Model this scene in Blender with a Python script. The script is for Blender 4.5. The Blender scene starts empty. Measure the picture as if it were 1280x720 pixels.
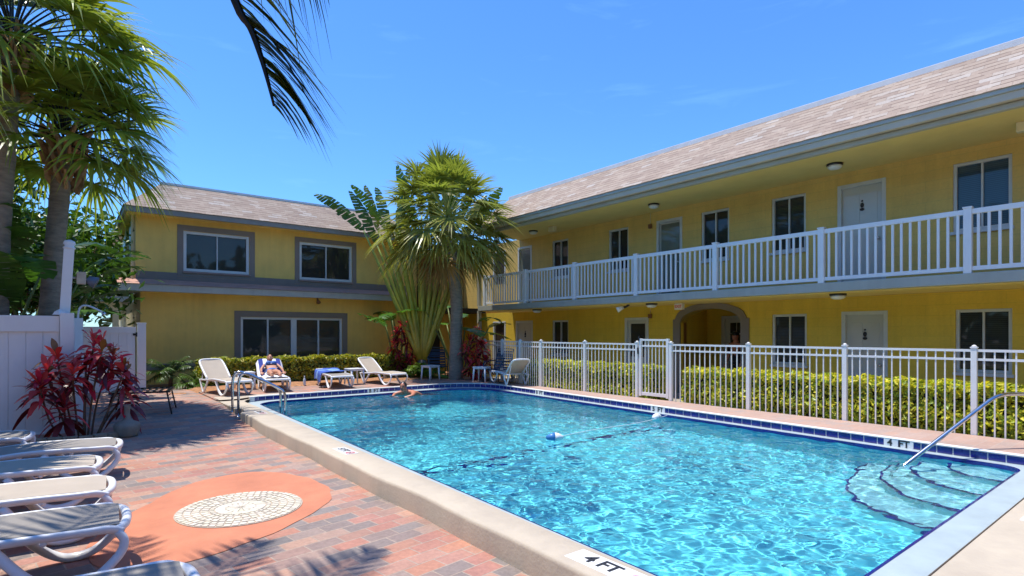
import bpy, math, random
import numpy as np
from mathutils import Vector, Matrix, Euler

# ------------------------------------------------------------------ camera, sky, sun, exposure
R = math.radians
SC = bpy.context.scene
COL = SC.collection
rng = np.random.default_rng(7)
random.seed(7)

cam_d = bpy.data.cameras.new("camera")
cam = bpy.data.objects.new("camera", cam_d)
COL.objects.link(cam)
cam.location = (0, 0, 1.65)
cam.rotation_euler = (R(90), 0, R(-38.2))
cam_d.sensor_width = 36.0
cam_d.lens = 701 / 1280 * 36.0
cam_d.shift_y = 57 / 1280
cam_d.clip_start = 0.05
cam_d.clip_end = 3000
SC.camera = cam

SUN_EL, SUN_AZ = R(76), (-0.70, 0.714)     # azimuth of the sun as a ground direction
sx, sy = SUN_AZ[0] * math.cos(SUN_EL), SUN_AZ[1] * math.cos(SUN_EL)
SUN_DIR = Vector((sx, sy, math.sin(SUN_EL))).normalized()

world = bpy.data.worlds.new("World")
SC.world = world
world.use_nodes = True
wn, wl = world.node_tree.nodes, world.node_tree.links
wn.clear()
w_out = wn.new("ShaderNodeOutputWorld")
w_bg = wn.new("ShaderNodeBackground")
w_bg.inputs["Strength"].default_value = 0.15
sky = wn.new("ShaderNodeTexSky")
sky.sky_type = 'NISHITA'
sky.sun_disc = False
sky.sun_elevation = SUN_EL
sky.sun_rotation = math.atan2(SUN_DIR.x, SUN_DIR.y)
sky.air_density = 1.3
sky.dust_density = 0.0
sky.ozone_density = 2.0
# a few thin cirrus streaks in the sky itself
w_tc = wn.new("ShaderNodeTexCoord")
w_map = wn.new("ShaderNodeMapping")
w_map.inputs["Scale"].default_value = (2.2, 2.2, 13.0)
w_map.inputs["Rotation"].default_value = (0.0, 0.13, 0.5)
w_map.inputs["Location"].default_value = (0.9, 0.62, 0.95)
w_no = wn.new("ShaderNodeTexNoise")
w_no.inputs["Scale"].default_value = 2.1
w_no.inputs["Detail"].default_value = 7.0
w_no.inputs["Roughness"].default_value = 0.62
w_no.inputs["Distortion"].default_value = 0.5
w_ra = wn.new("ShaderNodeValToRGB")
w_ra.color_ramp.elements[0].position = 0.58
w_ra.color_ramp.elements[0].color = (0, 0, 0, 1)
w_ra.color_ramp.elements[1].position = 0.82
w_ra.color_ramp.elements[1].color = (0.16, 0.16, 0.16, 1)
w_mx = wn.new("ShaderNodeMixRGB")
w_mx.inputs["Color2"].default_value = (7.0, 7.6, 8.4, 1)
wl.new(w_tc.outputs["Generated"], w_map.inputs["Vector"])
wl.new(w_map.outputs["Vector"], w_no.inputs["Vector"])
wl.new(w_no.outputs["Fac"], w_ra.inputs["Fac"])
wl.new(w_ra.outputs["Color"], w_mx.inputs["Fac"])
wl.new(sky.outputs["Color"], w_mx.inputs["Color1"])
w_gn = wn.new("ShaderNodeMixRGB")                     # clear subtropical air: a deeper blue than the model's default
w_gn.blend_type = 'MULTIPLY'
w_gn.inputs["Fac"].default_value = 1.0
w_gn.inputs["Color2"].default_value = (0.29, 0.53, 0.89, 1)
wl.new(w_mx.outputs["Color"], w_gn.inputs["Color1"])
wl.new(w_gn.outputs["Color"], w_bg.inputs["Color"])
wl.new(w_bg.outputs["Background"], w_out.inputs["Surface"])

sun_d = bpy.data.lights.new("sun", 'SUN')
sun_d.energy = 3.3
sun_d.angle = R(0.53)
sun_d.color = (1.0, 0.955, 0.88)
sun = bpy.data.objects.new("sun", sun_d)
COL.objects.link(sun)
sun.rotation_euler = SUN_DIR.to_track_quat('Z', 'Y').to_euler()
sun.location = (0, 0, 30)
sun_d.cycles.is_caustics_light = True

vs = SC.view_settings
vs.view_transform = 'Standard'
vs.look = 'None'
vs.exposure = 0.82
vs.gamma = 1.0
vs.use_curve_mapping = False
SC.render.engine = 'CYCLES'
SC.cycles.use_denoising = True
try:
    SC.cycles.denoiser = 'OPENIMAGEDENOISE'
except Exception:
    pass
SC.cycles.max_bounces = 10
SC.cycles.diffuse_bounces = 6
SC.cycles.transparent_max_bounces = 16
SC.cycles.caustics_reflective = False
SC.cycles.caustics_refractive = True
SC.cycles.sample_clamp_indirect = 6.0

# ------------------------------------------------------------------ mesh builder
class MB:
    """collects geometry, then links it as ONE mesh object"""
    def __init__(self):
        self.v, self.f, self.m, self.s, self.c = [], [], [], [], []
        self.n = 0
        self.cur = (1.0, 1.0, 1.0)
        self.uv = None

    def add(self, verts, faces, m=0, smooth=False, col=None):
        b = self.n
        verts = np.asarray(verts, dtype=float).reshape(-1, 3)
        self.v.append(verts)
        k = len(verts)
        self.n += k
        if col is None:
            col = self.cur
        col = np.asarray(col, dtype=float)
        if col.ndim == 1:
            col = np.tile(col, (k, 1))
        self.c.append(col)
        for fc in faces:
            self.f.append([int(i) + b for i in fc])
            self.m.append(m)
            self.s.append(smooth)
        return self

    def box(self, x0, x1, y0, y1, z0, z1, m=0, mat=None, skip=()):
        v = [(x0, y0, z0), (x1, y0, z0), (x1, y1, z0), (x0, y1, z0), (x0, y0, z1), (x1, y0, z1), (x1, y1, z1), (x0, y1, z1)]
        if mat is not None:
            v = [tuple(mat @ Vector(p)) for p in v]
        fs = {'b': (3, 2, 1, 0), 't': (4, 5, 6, 7), 'f': (0, 1, 5, 4), 'k': (2, 3, 7, 6), 'l': (3, 0, 4, 7), 'r': (1, 2, 6, 5)}
        return self.add(v, [q for k, q in fs.items() if k not in skip], m)

    def bbox(self, x0, x1, y0, y1, z0, z1, r=0.006, m=0, mat=None):
        """a box with chamfered edges"""
        if r <= 0:
            return self.box(x0, x1, y0, y1, z0, z1, m, mat)
        import bmesh
        bm = bmesh.new()
        bmesh.ops.create_cube(bm, size=1.0)
        for vv in bm.verts:
            vv.co = Vector(((x0 + x1) / 2 + vv.co.x * (x1 - x0), (y0 + y1) / 2 + vv.co.y * (y1 - y0), (z0 + z1) / 2 + vv.co.z * (z1 - z0)))
        bmesh.ops.bevel(bm, geom=bm.edges[:], offset=r, segments=2, profile=0.7, affect='EDGES')
        bm.verts.index_update()
        vs_ = [tuple((mat @ q.co) if mat is not None else q.co) for q in bm.verts]
        fs_ = [[q.index for q in fc.verts] for fc in bm.faces]
        bm.free()
        return self.add(vs_, fs_, m)

    def tube(self, path, r, n=8, m=0, caps=True, smooth=True, sx=1.0, up=None, col=None):
        P = [Vector(p) for p in path]
        k = len(P)
        rs = r if isinstance(r, (list, tuple, np.ndarray)) else [r] * k
        vs_ = []
        ref = Vector(up) if up else None
        prev = None
        for i in range(k):
            t = (P[min(i + 1, k - 1)] - P[max(i - 1, 0)])
            if t.length < 1e-9:
                t = Vector((0, 0, 1))
            t.normalize()
            if ref is not None:
                a = t.cross(ref)
                if a.length < 1e-6:
                    a = t.orthogonal()
            elif prev is None:
                a = t.orthogonal()
            else:
                a = prev - t * prev.dot(t)
                if a.length < 1e-6:
                    a = t.orthogonal()
            a.normalize()
            prev = a
            b = t.cross(a)
            for j in range(n):
                g = 2 * math.pi * j / n
                vs_.append(P[i] + (a * math.cos(g) * sx + b * math.sin(g)) * rs[i])
        fs_ = []
        for i in range(k - 1):
            for j in range(n):
                j2 = (j + 1) % n
                fs_.append((i * n + j, i * n + j2, (i + 1) * n + j2, (i + 1) * n + j))
        if caps:
            fs_.append(tuple(range(n - 1, -1, -1)))
            fs_.append(tuple((k - 1) * n + j for j in range(n)))
        return self.add([tuple(p) for p in vs_], fs_, m, smooth, col)

    def lathe(self, prof, cx=0, cy=0, cz=0, n=20, m=0, smooth=True, caps=True):
        vs_ = []
        for (r_, z_) in prof:
            for j in range(n):
                g = 2 * math.pi * j / n
                vs_.append((cx + r_ * math.cos(g), cy + r_ * math.sin(g), cz + z_))
        fs_ = []
        k = len(prof)
        for i in range(k - 1):
            for j in range(n):
                j2 = (j + 1) % n
                fs_.append((i * n + j, i * n + j2, (i + 1) * n + j2, (i + 1) * n + j))
        if caps:
            fs_.append(tuple(range(n - 1, -1, -1)))
            fs_.append(tuple((k - 1) * n + j for j in range(n)))
        return self.add(vs_, fs_, m, smooth)

    def prism(self, poly, z0, z1, m=0, bottom=True):
        n = len(poly)
        v = [(p[0], p[1], z0) for p in poly] + [(p[0], p[1], z1) for p in poly]
        f = [(i, (i + 1) % n, n + (i + 1) % n, n + i) for i in range(n)]
        f.append(tuple(range(n, 2 * n)))
        if bottom:
            f.append(tuple(range(n - 1, -1, -1)))
        return self.add(v, f, m)

    def strip(self, A, B, m=0, smooth=False, close=False):
        """quads between two polylines of equal length"""
        n = len(A)
        v = list(A) + list(B)
        k = n if close else n - 1
        return self.add(v, [(i, (i + 1) % n, n + (i + 1) % n, n + i) for i in range(k)], m, smooth)

    def ellipsoid(self, c, r, m=0, nu=14, nv=9, mat=None):
        v, f = [], []
        for i in range(nv + 1):
            th = math.pi * i / nv
            for j in range(nu):
                ph = 2 * math.pi * j / nu
                p = Vector((r[0] * math.sin(th) * math.cos(ph), r[1] * math.sin(th) * math.sin(ph), r[2] * math.cos(th)))
                if mat is not None:
                    p = mat @ p
                v.append((c[0] + p.x, c[1] + p.y, c[2] + p.z))
        for i in range(nv):
            for j in range(nu):
                j2 = (j + 1) % nu
                f.append((i * nu + j, (i + 1) * nu + j, (i + 1) * nu + j2, i * nu + j2))
        return self.add(v, f, m, True)

    def build(self, name, mats, parent=None, uvfn=None):
        V = np.concatenate(self.v) if self.v else np.zeros((0, 3))
        o_par = parent
        off = np.zeros(3)
        while o_par is not None:
            off += np.array(o_par.location)
            o_par = o_par.parent
        V = V - off
        me = bpy.data.meshes.new(name)
        me.from_pydata(V.tolist(), [], self.f)
        if not isinstance(mats, (list, tuple)):
            mats = [mats]
        for q in mats:
            me.materials.append(q)
        me.polygons.foreach_set("material_index", self.m)
        me.polygons.foreach_set("use_smooth", self.s)
        C = np.concatenate(self.c)
        if not np.allclose(C, 1.0):
            at = me.color_attributes.new("tint", 'FLOAT_COLOR', 'POINT')
            at.data.foreach_set("color", np.concatenate([C, np.ones((len(C), 1))], axis=1).ravel())
        if uvfn is not None:
            uvl = me.uv_layers.new(name="UVMap")
            vi = np.zeros(len(me.loops), dtype=np.int64)
            me.loops.foreach_get("vertex_index", vi)
            W = V + off
            uvl.data.foreach_set("uv", np.array([uvfn(*W[i]) for i in vi]).ravel())
        me.update()
        o = bpy.data.objects.new(name, me)
        COL.objects.link(o)
        if parent is not None:
            o.parent = parent
        return o


def tag(o, label=None, cat=None, group=None, kind=None):
    if label:
        o['label'] = label
    if cat:
        o['category'] = cat
    if group:
        o['group'] = group
    if kind:
        o['kind'] = kind
    return o


def thing(name, label, cat, loc=(0, 0, 0), group=None, rz=0.0):
    o = bpy.data.objects.new(name, None)
    o.empty_display_size = 0.2
    COL.objects.link(o)
    o.location = loc
    o.rotation_euler = (0, 0, rz)
    return tag(o, label, cat, group)


def struct(name, mb, mats, uvfn=None):
    return tag(mb.build(name, mats, None, uvfn), kind='structure')


def dup(root, loc, rz=None, label=None, group=None, scale=None):
    """a copy of a thing with copies of its parts and sub-parts"""
    def rec(o, par):
        c = o.copy()
        COL.objects.link(c)
        if par is not None:
            c.parent = par
        for ch in [q for q in o.children]:
            rec(ch, c)
        return c
    r = rec(root, None)
    r.location = loc
    if rz is not None:
        r.rotation_euler = (0, 0, rz)
    if scale is not None:
        r.scale = (scale, scale, scale)
    if label:
        r['label'] = label
    if group:
        r['group'] = group
    return r


# ------------------------------------------------------------------ materials
def nodemat(name):
    m = bpy.data.materials.new(name)
    m.use_nodes = True
    nt = m.node_tree
    nt.nodes.clear()
    out = nt.nodes.new("ShaderNodeOutputMaterial")
    return m, nt, out


def N(nt, typ, **kw):
    n = nt.nodes.new("ShaderNode" + typ)
    for k, v in kw.items():
        if k in n.inputs:
            n.inputs[k].default_value = v
        else:
            setattr(n, k, v)
    return n


def L(nt, a, b):
    nt.links.new(a, b)


def c4(c):
    return (c[0], c[1], c[2], 1.0)


def streaks(nt, colo, tc, amount):
    """rain streaks and weathering that run down a wall"""
    mp = N(nt, "Mapping")
    mp.inputs["Scale"].default_value = (2.6, 2.6, 0.16)
    L(nt, tc.outputs["Object"], mp.inputs["Vector"])
    no = N(nt, "TexNoise", Scale=2.0, Detail=7.0, Roughness=0.65)
    L(nt, mp.outputs["Vector"], no.inputs["Vector"])
    n2 = N(nt, "TexNoise", Scale=0.55, Detail=6.0, Roughness=0.6)
    L(nt, tc.outputs["Object"], n2.inputs["Vector"])
    av = N(nt, "Math", operation='ADD')
    L(nt, no.outputs["Fac"], av.inputs[0])
    L(nt, n2.outputs["Fac"], av.inputs[1])
    ra = N(nt, "ValToRGB")
    ra.color_ramp.elements[0].position = 0.36
    ra.color_ramp.elements[0].color = c4((1 - amount, 1 - amount * 1.05, 1 - amount * 0.9))
    ra.color_ramp.elements[1].position = 0.56
    ra.color_ramp.elements[1].color = (1.0, 1.0, 1.0, 1)
    hf = N(nt, "Math", operation='MULTIPLY')
    hf.inputs[1].default_value = 0.5
    L(nt, av.outputs[0], hf.inputs[0])
    L(nt, hf.outputs[0], ra.inputs["Fac"])
    mx = N(nt, "MixRGB", blend_type='MULTIPLY', Fac=1.0)
    L(nt, colo, mx.inputs["Color1"])
    L(nt, ra.outputs["Color"], mx.inputs["Color2"])
    return mx.outputs["Color"]


def pmat(name, col, rough=0.6, var=0.12, scale=4.0, bump=0.0, bscale=60.0, metallic=0.0, spec=0.5, tint=False, detail=5.0, stretch=None, coat=0.0, streak=0.0):
    """a Principled surface whose colour wanders a little; optional fine bump"""
    m, nt, out = nodemat(name)
    p = N(nt, "BsdfPrincipled", Roughness=rough, Metallic=metallic)
    p.inputs["Specular IOR Level"].default_value = spec
    p.inputs["Coat Weight"].default_value = coat
    tc = N(nt, "TexCoord")
    vec = tc.outputs["Object"]
    if stretch:
        mp = N(nt, "Mapping")
        mp.inputs["Scale"].default_value = stretch
        L(nt, vec, mp.inputs["Vector"])
        vec = mp.outputs["Vector"]
    no = N(nt, "TexNoise", Scale=scale, Detail=detail, Roughness=0.6)
    L(nt, vec, no.inputs["Vector"])
    ra = N(nt, "ValToRGB")
    ra.color_ramp.elements[0].position = 0.3
    ra.color_ramp.elements[1].position = 0.7
    ra.color_ramp.elements[0].color = c4([max(0, q * (1 - var)) for q in col])
    ra.color_ramp.elements[1].color = c4([min(1, q * (1 + var)) for q in col])
    L(nt, no.outputs["Fac"], ra.inputs["Fac"])
    colo = ra.outputs["Color"]
    if tint:
        at = N(nt, "Attribute", attribute_name="tint")
        mx = N(nt, "MixRGB", blend_type='MULTIPLY', Fac=1.0)
        L(nt, colo, mx.inputs["Color1"])
        L(nt, at.outputs["Color"], mx.inputs["Color2"])
        colo = mx.outputs["Color"]
    if streak > 0:
        colo = streaks(nt, colo, tc, streak)
    L(nt, colo, p.inputs["Base Color"])
    if bump > 0:
        nb = N(nt, "TexNoise", Scale=bscale, Detail=4.0)
        L(nt, vec, nb.inputs["Vector"])
        bp = N(nt, "Bump", Strength=bump, Distance=0.01)
        L(nt, nb.outputs["Fac"], bp.inputs["Height"])
        L(nt, bp.outputs["Normal"], p.inputs["Normal"])
    L(nt, p.outputs["BSDF"], out.inputs["Surface"])
    return m


def leafmat(name, col, trans=0.35, rough=0.45, var=0.25, tcol=None):
    """leaf: glossy-ish face + light through the blade; per-leaf tint from the mesh"""
    m, nt, out = nodemat(name)
    p = N(nt, "BsdfPrincipled", Roughness=rough)
    p.inputs["Specular IOR Level"].default_value = 0.45
    tr = N(nt, "BsdfTranslucent")
    at = N(nt, "Attribute", attribute_name="tint")
    no = N(nt, "TexNoise", Scale=2.2, Detail=3.0)
    tc = N(nt, "TexCoord")
    L(nt, tc.outputs["Object"], no.inputs["Vector"])
    ra = N(nt, "ValToRGB")
    ra.color_ramp.elements[0].position = 0.3
    ra.color_ramp.elements[1].position = 0.7
    ra.color_ramp.elements[0].color = c4([q * (1 - var) for q in col])
    ra.color_ramp.elements[1].color = c4([min(1, q * (1 + var)) for q in col])
    L(nt, no.outputs["Fac"], ra.inputs["Fac"])
    mx = N(nt, "MixRGB", blend_type='MULTIPLY', Fac=1.0)
    L(nt, ra.outputs["Color"], mx.inputs["Color1"])
    L(nt, at.outputs["Color"], mx.inputs["Color2"])
    L(nt, mx.outputs["Color"], p.inputs["Base Color"])
    mt = N(nt, "MixRGB", blend_type='MULTIPLY', Fac=1.0)
    mt.inputs["Color2"].default_value = c4(tcol or (1.0, 1.0, 0.55))
    L(nt, mx.outputs["Color"], mt.inputs["Color1"])
    L(nt, mt.outputs["Color"], tr.inputs["Color"])
    ms = N(nt, "MixShader")
    ms.inputs["Fac"].default_value = trans
    L(nt, p.outputs["BSDF"], ms.inputs[1])
    L(nt, tr.outputs["BSDF"], ms.inputs[2])
    L(nt, ms.outputs["Shader"], out.inputs["Surface"])
    return m


def brickmat(name, ramp, bw, bh, mortar, mcol, uv=False, rot=0.0, rough=0.75, bump=0.4, msize=0.006, off=0.5, grime=0.25, lo=0.0, streak=0.0):
    """bricks, tiles, shingles: each unit draws its own colour from the ramp"""
    m, nt, out = nodemat(name)
    p = N(nt, "BsdfPrincipled", Roughness=rough)
    tc = N(nt, "TexCoord")
    mp = N(nt, "Mapping")
    mp.inputs["Rotation"].default_value = (0, 0, rot)
    L(nt, tc.outputs["UV" if uv else "Object"], mp.inputs["Vector"])
    br = N(nt, "TexBrick")
    br.inputs["Color1"].default_value = (0, 0, 0, 1)
    br.inputs["Color2"].default_value = (1, 1, 1, 1)
    br.inputs["Mortar"].default_value = (0.5, 0.5, 0.5, 1)
    br.inputs["Scale"].default_value = 1.0
    br.inputs["Mortar Size"].default_value = msize
    br.inputs["Mortar Smooth"].default_value = 0.2
    br.inputs["Bias"].default_value = 0.0
    br.inputs["Brick Width"].default_value = bw
    br.inputs["Row Height"].default_value = bh
    br.offset = off
    L(nt, mp.outputs["Vector"], br.inputs["Vector"])
    ra = N(nt, "ValToRGB")
    ra.color_ramp.interpolation = 'LINEAR'
    els = ra.color_ramp.elements
    while len(els) < len(ramp):
        els.new(0.5)
    for i, (ps, cl) in enumerate(ramp):
        els[i].position = ps
        els[i].color = c4(cl)
    L(nt, br.outputs["Color"], ra.inputs["Fac"])
    no = N(nt, "TexNoise", Scale=1.3, Detail=8.0, Roughness=0.7)
    L(nt, tc.outputs["Object"], no.inputs["Vector"])
    gr = N(nt, "ValToRGB")
    gr.color_ramp.elements[0].position = 0.3
    gr.color_ramp.elements[0].color = c4([1 - grime] * 3)
    gr.color_ramp.elements[1].position = 0.65
    gr.color_ramp.elements[1].color = (1, 1, 1, 1)
    L(nt, no.outputs["Fac"], gr.inputs["Fac"])
    n2 = N(nt, "TexNoise", Scale=24.0, Detail=6.0, Roughness=0.7)
    L(nt, tc.outputs["Object"], n2.inputs["Vector"])
    g2 = N(nt, "ValToRGB")
    g2.color_ramp.elements[0].position = 0.3
    g2.color_ramp.elements[0].color = c4([1 - grime * 0.9] * 3)
    g2.color_ramp.elements[1].position = 0.7
    g2.color_ramp.elements[1].color = c4([1.0 + grime * 0.3] * 3)
    L(nt, n2.outputs["Fac"], g2.inputs["Fac"])
    m1 = N(nt, "MixRGB", blend_type='MULTIPLY', Fac=1.0)
    m2 = N(nt, "MixRGB", blend_type='MULTIPLY', Fac=1.0)
    mm = N(nt, "MixRGB")
    mm.inputs["Color2"].default_value = c4(mcol)
    L(nt, ra.outputs["Color"], mm.inputs["Color1"])
    L(nt, br.outputs["Fac"], mm.inputs["Fac"])
    L(nt, mm.outputs["Color"], m1.inputs["Color1"])
    L(nt, gr.outputs["Color"], m1.inputs["Color2"])
    L(nt, m1.outputs["Color"], m2.inputs["Color1"])
    L(nt, g2.outputs["Color"], m2.inputs["Color2"])
    fin = m2.outputs["Color"]
    if streak > 0:
        fin = streaks(nt, fin, tc, streak)
    L(nt, fin, p.inputs["Base Color"])
    inv = N(nt, "Math", operation='SUBTRACT')
    inv.inputs[0].default_value = 1.0
    L(nt, br.outputs["Fac"], inv.inputs[1])
    ad = N(nt, "Math", operation='MULTIPLY_ADD')
    ad.inputs[1].default_value = 0.25
    L(nt, n2.outputs["Fac"], ad.inputs[0])
    L(nt, inv.outputs[0], ad.inputs[2])
    bp = N(nt, "Bump", Strength=bump, Distance=0.006)
    L(nt, ad.outputs[0], bp.inputs["Height"])
    L(nt, bp.outputs["Normal"], p.inputs["Normal"])
    L(nt, p.outputs["BSDF"], out.inputs["Surface"])
    return m


def glassmat(name, col, rough=0.03, slat=0.0, scol=None, sdir='z'):
    """window pane: dark room or closed blinds behind a shiny pane"""
    m, nt, out = nodemat(name)
    p = N(nt, "BsdfPrincipled", Roughness=0.5)
    p.inputs["Coat Weight"].default_value = 1.0
    p.inputs["Coat Roughness"].default_value = rough
    p.inputs["Coat IOR"].default_value = 1.45
    p.inputs["Specular IOR Level"].default_value = 0.2
    tc = N(nt, "TexCoord")
    if slat > 0:
        wv = N(nt, "TexWave", Scale=slat)
        wv.bands_direction = 'Z'
        wv.inputs["Distortion"].default_value = 0.4
        L(nt, tc.outputs["Object"], wv.inputs["Vector"])
        mx = N(nt, "MixRGB")
        mx.inputs["Color1"].default_value = c4(col)
        mx.inputs["Color2"].default_value = c4(scol)
        L(nt, wv.outputs["Fac"], mx.inputs["Fac"])
        L(nt, mx.outputs["Color"], p.inputs["Base Color"])
    else:
        no = N(nt, "TexNoise", Scale=1.6, Detail=4.0)
        L(nt, tc.outputs["Object"], no.inputs["Vector"])
        mx = N(nt, "MixRGB")
        mx.inputs["Color1"].default_value = c4([q * 0.5 for q in col])
        mx.inputs["Color2"].default_value = c4([q * 1.5 for q in col])
        L(nt, no.outputs["Fac"], mx.inputs["Fac"])
        L(nt, mx.outputs["Color"], p.inputs["Base Color"])
    nb = N(nt, "TexNoise", Scale=1.1, Detail=1.0)
    L(nt, tc.outputs["Object"], nb.inputs["Vector"])
    bp = N(nt, "Bump", Strength=0.06, Distance=0.05)
    L(nt, nb.outputs["Fac"], bp.inputs["Height"])
    L(nt, bp.outputs["Normal"], p.inputs["Coat Normal"])
    L(nt, p.outputs["BSDF"], out.inputs["Surface"])
    return m


YELLOW = pmat("yellow_paint", (0.66, 0.445, 0.075), 0.7, 0.07, 1.2, 0.25, 90)
YELLOW2 = pmat("yellow_paint_block", (0.66, 0.445, 0.06), 0.72, 0.07, 1.0, 0.15, 60)
TAUPE = pmat("taupe_trim_paint", (0.235, 0.19, 0.15), 0.7, 0.08, 2.0, 0.2, 80)
GREYTRIM = pmat("grey_trim_paint", (0.42, 0.385, 0.29), 0.55, 0.06, 2.0)
BLUEGREY = pmat("blue_grey_paint", (0.42, 0.43, 0.37), 0.5, 0.06, 2.0, streak=0.15)
WHITE = pmat("white_vinyl", (0.80, 0.80, 0.79), 0.35, 0.03, 3.0)
WHITEPL = pmat("white_resin", (0.80, 0.80, 0.80), 0.38, 0.03, 5.0)
WHITEMETAL = pmat("white_powder_coat", (0.80, 0.79, 0.76), 0.35, 0.03, 5.0)
FRAMEWH = pmat("window_frame_paint", (0.62, 0.64, 0.62), 0.4, 0.05, 5.0)
DOORCOL = pmat("door_paint", (0.56, 0.55, 0.49), 0.35, 0.05, 2.0, coat=0.5)
BLACKM = pmat("black_metal", (0.02, 0.02, 0.022), 0.35, 0.1, 6.0)
DARK = pmat("dark_void", (0.025, 0.02, 0.016), 0.9, 0.2, 2.0)
STEEL = pmat("stainless_steel", (0.62, 0.63, 0.64), 0.16, 0.05, 8.0, metallic=1.0)
CREAM = pmat("cream_plastic", (0.74, 0.63, 0.36), 0.5, 0.05, 4.0)
BROWNBOX = pmat("brown_box", (0.22, 0.10, 0.05), 0.6, 0.1, 4.0)
CONCRETE = pmat("kerb_concrete", (0.53, 0.445, 0.33), 0.8, 0.08, 1.1, 0.3, 35, streak=0.12)
PLASTER = pmat("gutter_plaster", (0.37, 0.44, 0.45), 0.6, 0.10, 3.5, 0.1, 30)
COPING = pmat("white_coping", (0.74, 0.72, 0.68), 0.6, 0.07, 4.0, 0.1, 40)
GLASSDK = glassmat("window_glass_dark", (0.018, 0.018, 0.016))
GLASSBR = glassmat("window_glass_room", (0.030, 0.026, 0.018))
GLASSBL = glassmat("window_blinds_blue", (0.02, 0.05, 0.08), slat=9.0, scol=(0.035, 0.085, 0.13))
GLASSGN = glassmat("window_blinds_grey", (0.018, 0.02, 0.018), slat=9.0, scol=(0.04, 0.045, 0.04))
GLASSDOOR = glassmat("door_glass_greenish", (0.15, 0.17, 0.14))
SHINGLE = brickmat("roof_shingles", [(0.0, (0.36, 0.265, 0.20)), (0.45, (0.42, 0.315, 0.235)), (0.8, (0.45, 0.35, 0.265)), (1.0, (0.50, 0.43, 0.36))],
                   0.30, 0.115, 0.008, (0.34, 0.25, 0.19), uv=True, rough=0.88, bump=0.6, msize=0.003, grime=0.18)
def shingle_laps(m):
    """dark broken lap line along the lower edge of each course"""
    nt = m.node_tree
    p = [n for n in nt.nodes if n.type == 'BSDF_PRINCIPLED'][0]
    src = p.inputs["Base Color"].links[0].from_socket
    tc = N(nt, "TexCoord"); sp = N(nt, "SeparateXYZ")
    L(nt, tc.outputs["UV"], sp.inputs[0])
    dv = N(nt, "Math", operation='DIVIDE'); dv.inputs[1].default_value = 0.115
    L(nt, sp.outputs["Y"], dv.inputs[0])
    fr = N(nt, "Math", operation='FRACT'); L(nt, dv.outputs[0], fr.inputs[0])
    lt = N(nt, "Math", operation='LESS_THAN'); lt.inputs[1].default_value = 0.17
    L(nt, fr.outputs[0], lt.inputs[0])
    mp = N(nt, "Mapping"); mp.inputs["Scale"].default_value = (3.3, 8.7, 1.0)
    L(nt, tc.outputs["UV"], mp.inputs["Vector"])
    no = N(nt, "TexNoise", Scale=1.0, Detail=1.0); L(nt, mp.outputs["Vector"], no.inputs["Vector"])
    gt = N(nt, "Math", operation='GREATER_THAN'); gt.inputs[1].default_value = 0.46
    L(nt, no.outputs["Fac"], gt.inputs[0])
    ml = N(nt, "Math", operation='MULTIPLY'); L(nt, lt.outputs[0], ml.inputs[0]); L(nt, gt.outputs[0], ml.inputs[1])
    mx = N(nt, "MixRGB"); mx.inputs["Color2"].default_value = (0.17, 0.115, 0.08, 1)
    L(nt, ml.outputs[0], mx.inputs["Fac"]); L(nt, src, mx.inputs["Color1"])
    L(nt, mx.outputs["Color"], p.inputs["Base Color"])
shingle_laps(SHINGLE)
PAVERS = brickmat("brick_pavers", [(0.0, (0.24, 0.205, 0.185)), (0.28, (0.34, 0.24, 0.20)), (0.45, (0.53, 0.245, 0.155)), (0.62, (0.46, 0.215, 0.165)), (0.80, (0.55, 0.32, 0.22)), (1.0, (0.29, 0.245, 0.22))],
                  0.27, 0.155, 0.006, (0.45, 0.34, 0.26), uv=False, rough=0.8, bump=0.5, msize=0.006, grime=0.26, rot=R(-8))
PAVERS2 = brickmat("pink_deck_pavers", [(0.0, (0.46, 0.31, 0.25)), (0.5, (0.52, 0.33, 0.25)), (1.0, (0.44, 0.33, 0.28))],
                   0.30, 0.15, 0.006, (0.50, 0.40, 0.33), rough=0.8, bump=0.3, msize=0.004, grime=0.16)
POOLTILE = pmat("blue_glazed_tile", (0.012, 0.014, 0.20), 0.12, 0.25, 4.0, coat=0.5)
GROUT = pmat("white_grout", (0.66, 0.66, 0.66), 0.7, 0.05)
MULCH = pmat("red_mulch", (0.36, 0.17, 0.075), 0.9, 0.5, 14.0, 0.9, 30)
EARTH = pmat("earth_ground", (0.16, 0.12, 0.07), 0.95, 0.35, 3.0, 0.6, 20)
# ------------------------------------------------------------------ pool, decks, ground
WZ, GZ, KZ, CZ = 0.082, 0.125, 0.20, 0.24        # water, gutter, kerb and coping levels

def rounded(corners, n=9):
    pts = []
    k = len(corners)
    for i in range(k):
        p = Vector(corners[i][:2]); r = corners[i][2]
        a = (Vector(corners[i - 1][:2]) - p).normalized()
        b = (Vector(corners[(i + 1) % k][:2]) - p).normalized()
        ang = a.angle(b)
        d = r / math.tan(ang / 2)
        s, e = p + a * d, p + b * d
        c = p + (a + b).normalized() * (r / math.sin(ang / 2))
        a0 = math.atan2(s.y - c.y, s.x - c.x); a1 = math.atan2(e.y - c.y, e.x - c.x)
        da = (a1 - a0 + math.pi) % (2 * math.pi) - math.pi
        for j in range(n):
            t = a0 + da * j / (n - 1)
            pts.append((c.x + r * math.cos(t), c.y + r * math.sin(t)))
    return pts

def resample(pts, seg=0.25):
    out = []
    n = len(pts)
    for i in range(n):
        a, b = pts[i], pts[(i + 1) % n]
        d = math.hypot(b[0] - a[0], b[1] - a[1])
        k = max(1, int(d / seg)) if d > 1.0 else 1
        for j in range(k):
            out.append((a[0] + (b[0] - a[0]) * j / k, a[1] + (b[1] - a[1]) * j / k))
    return out

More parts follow.
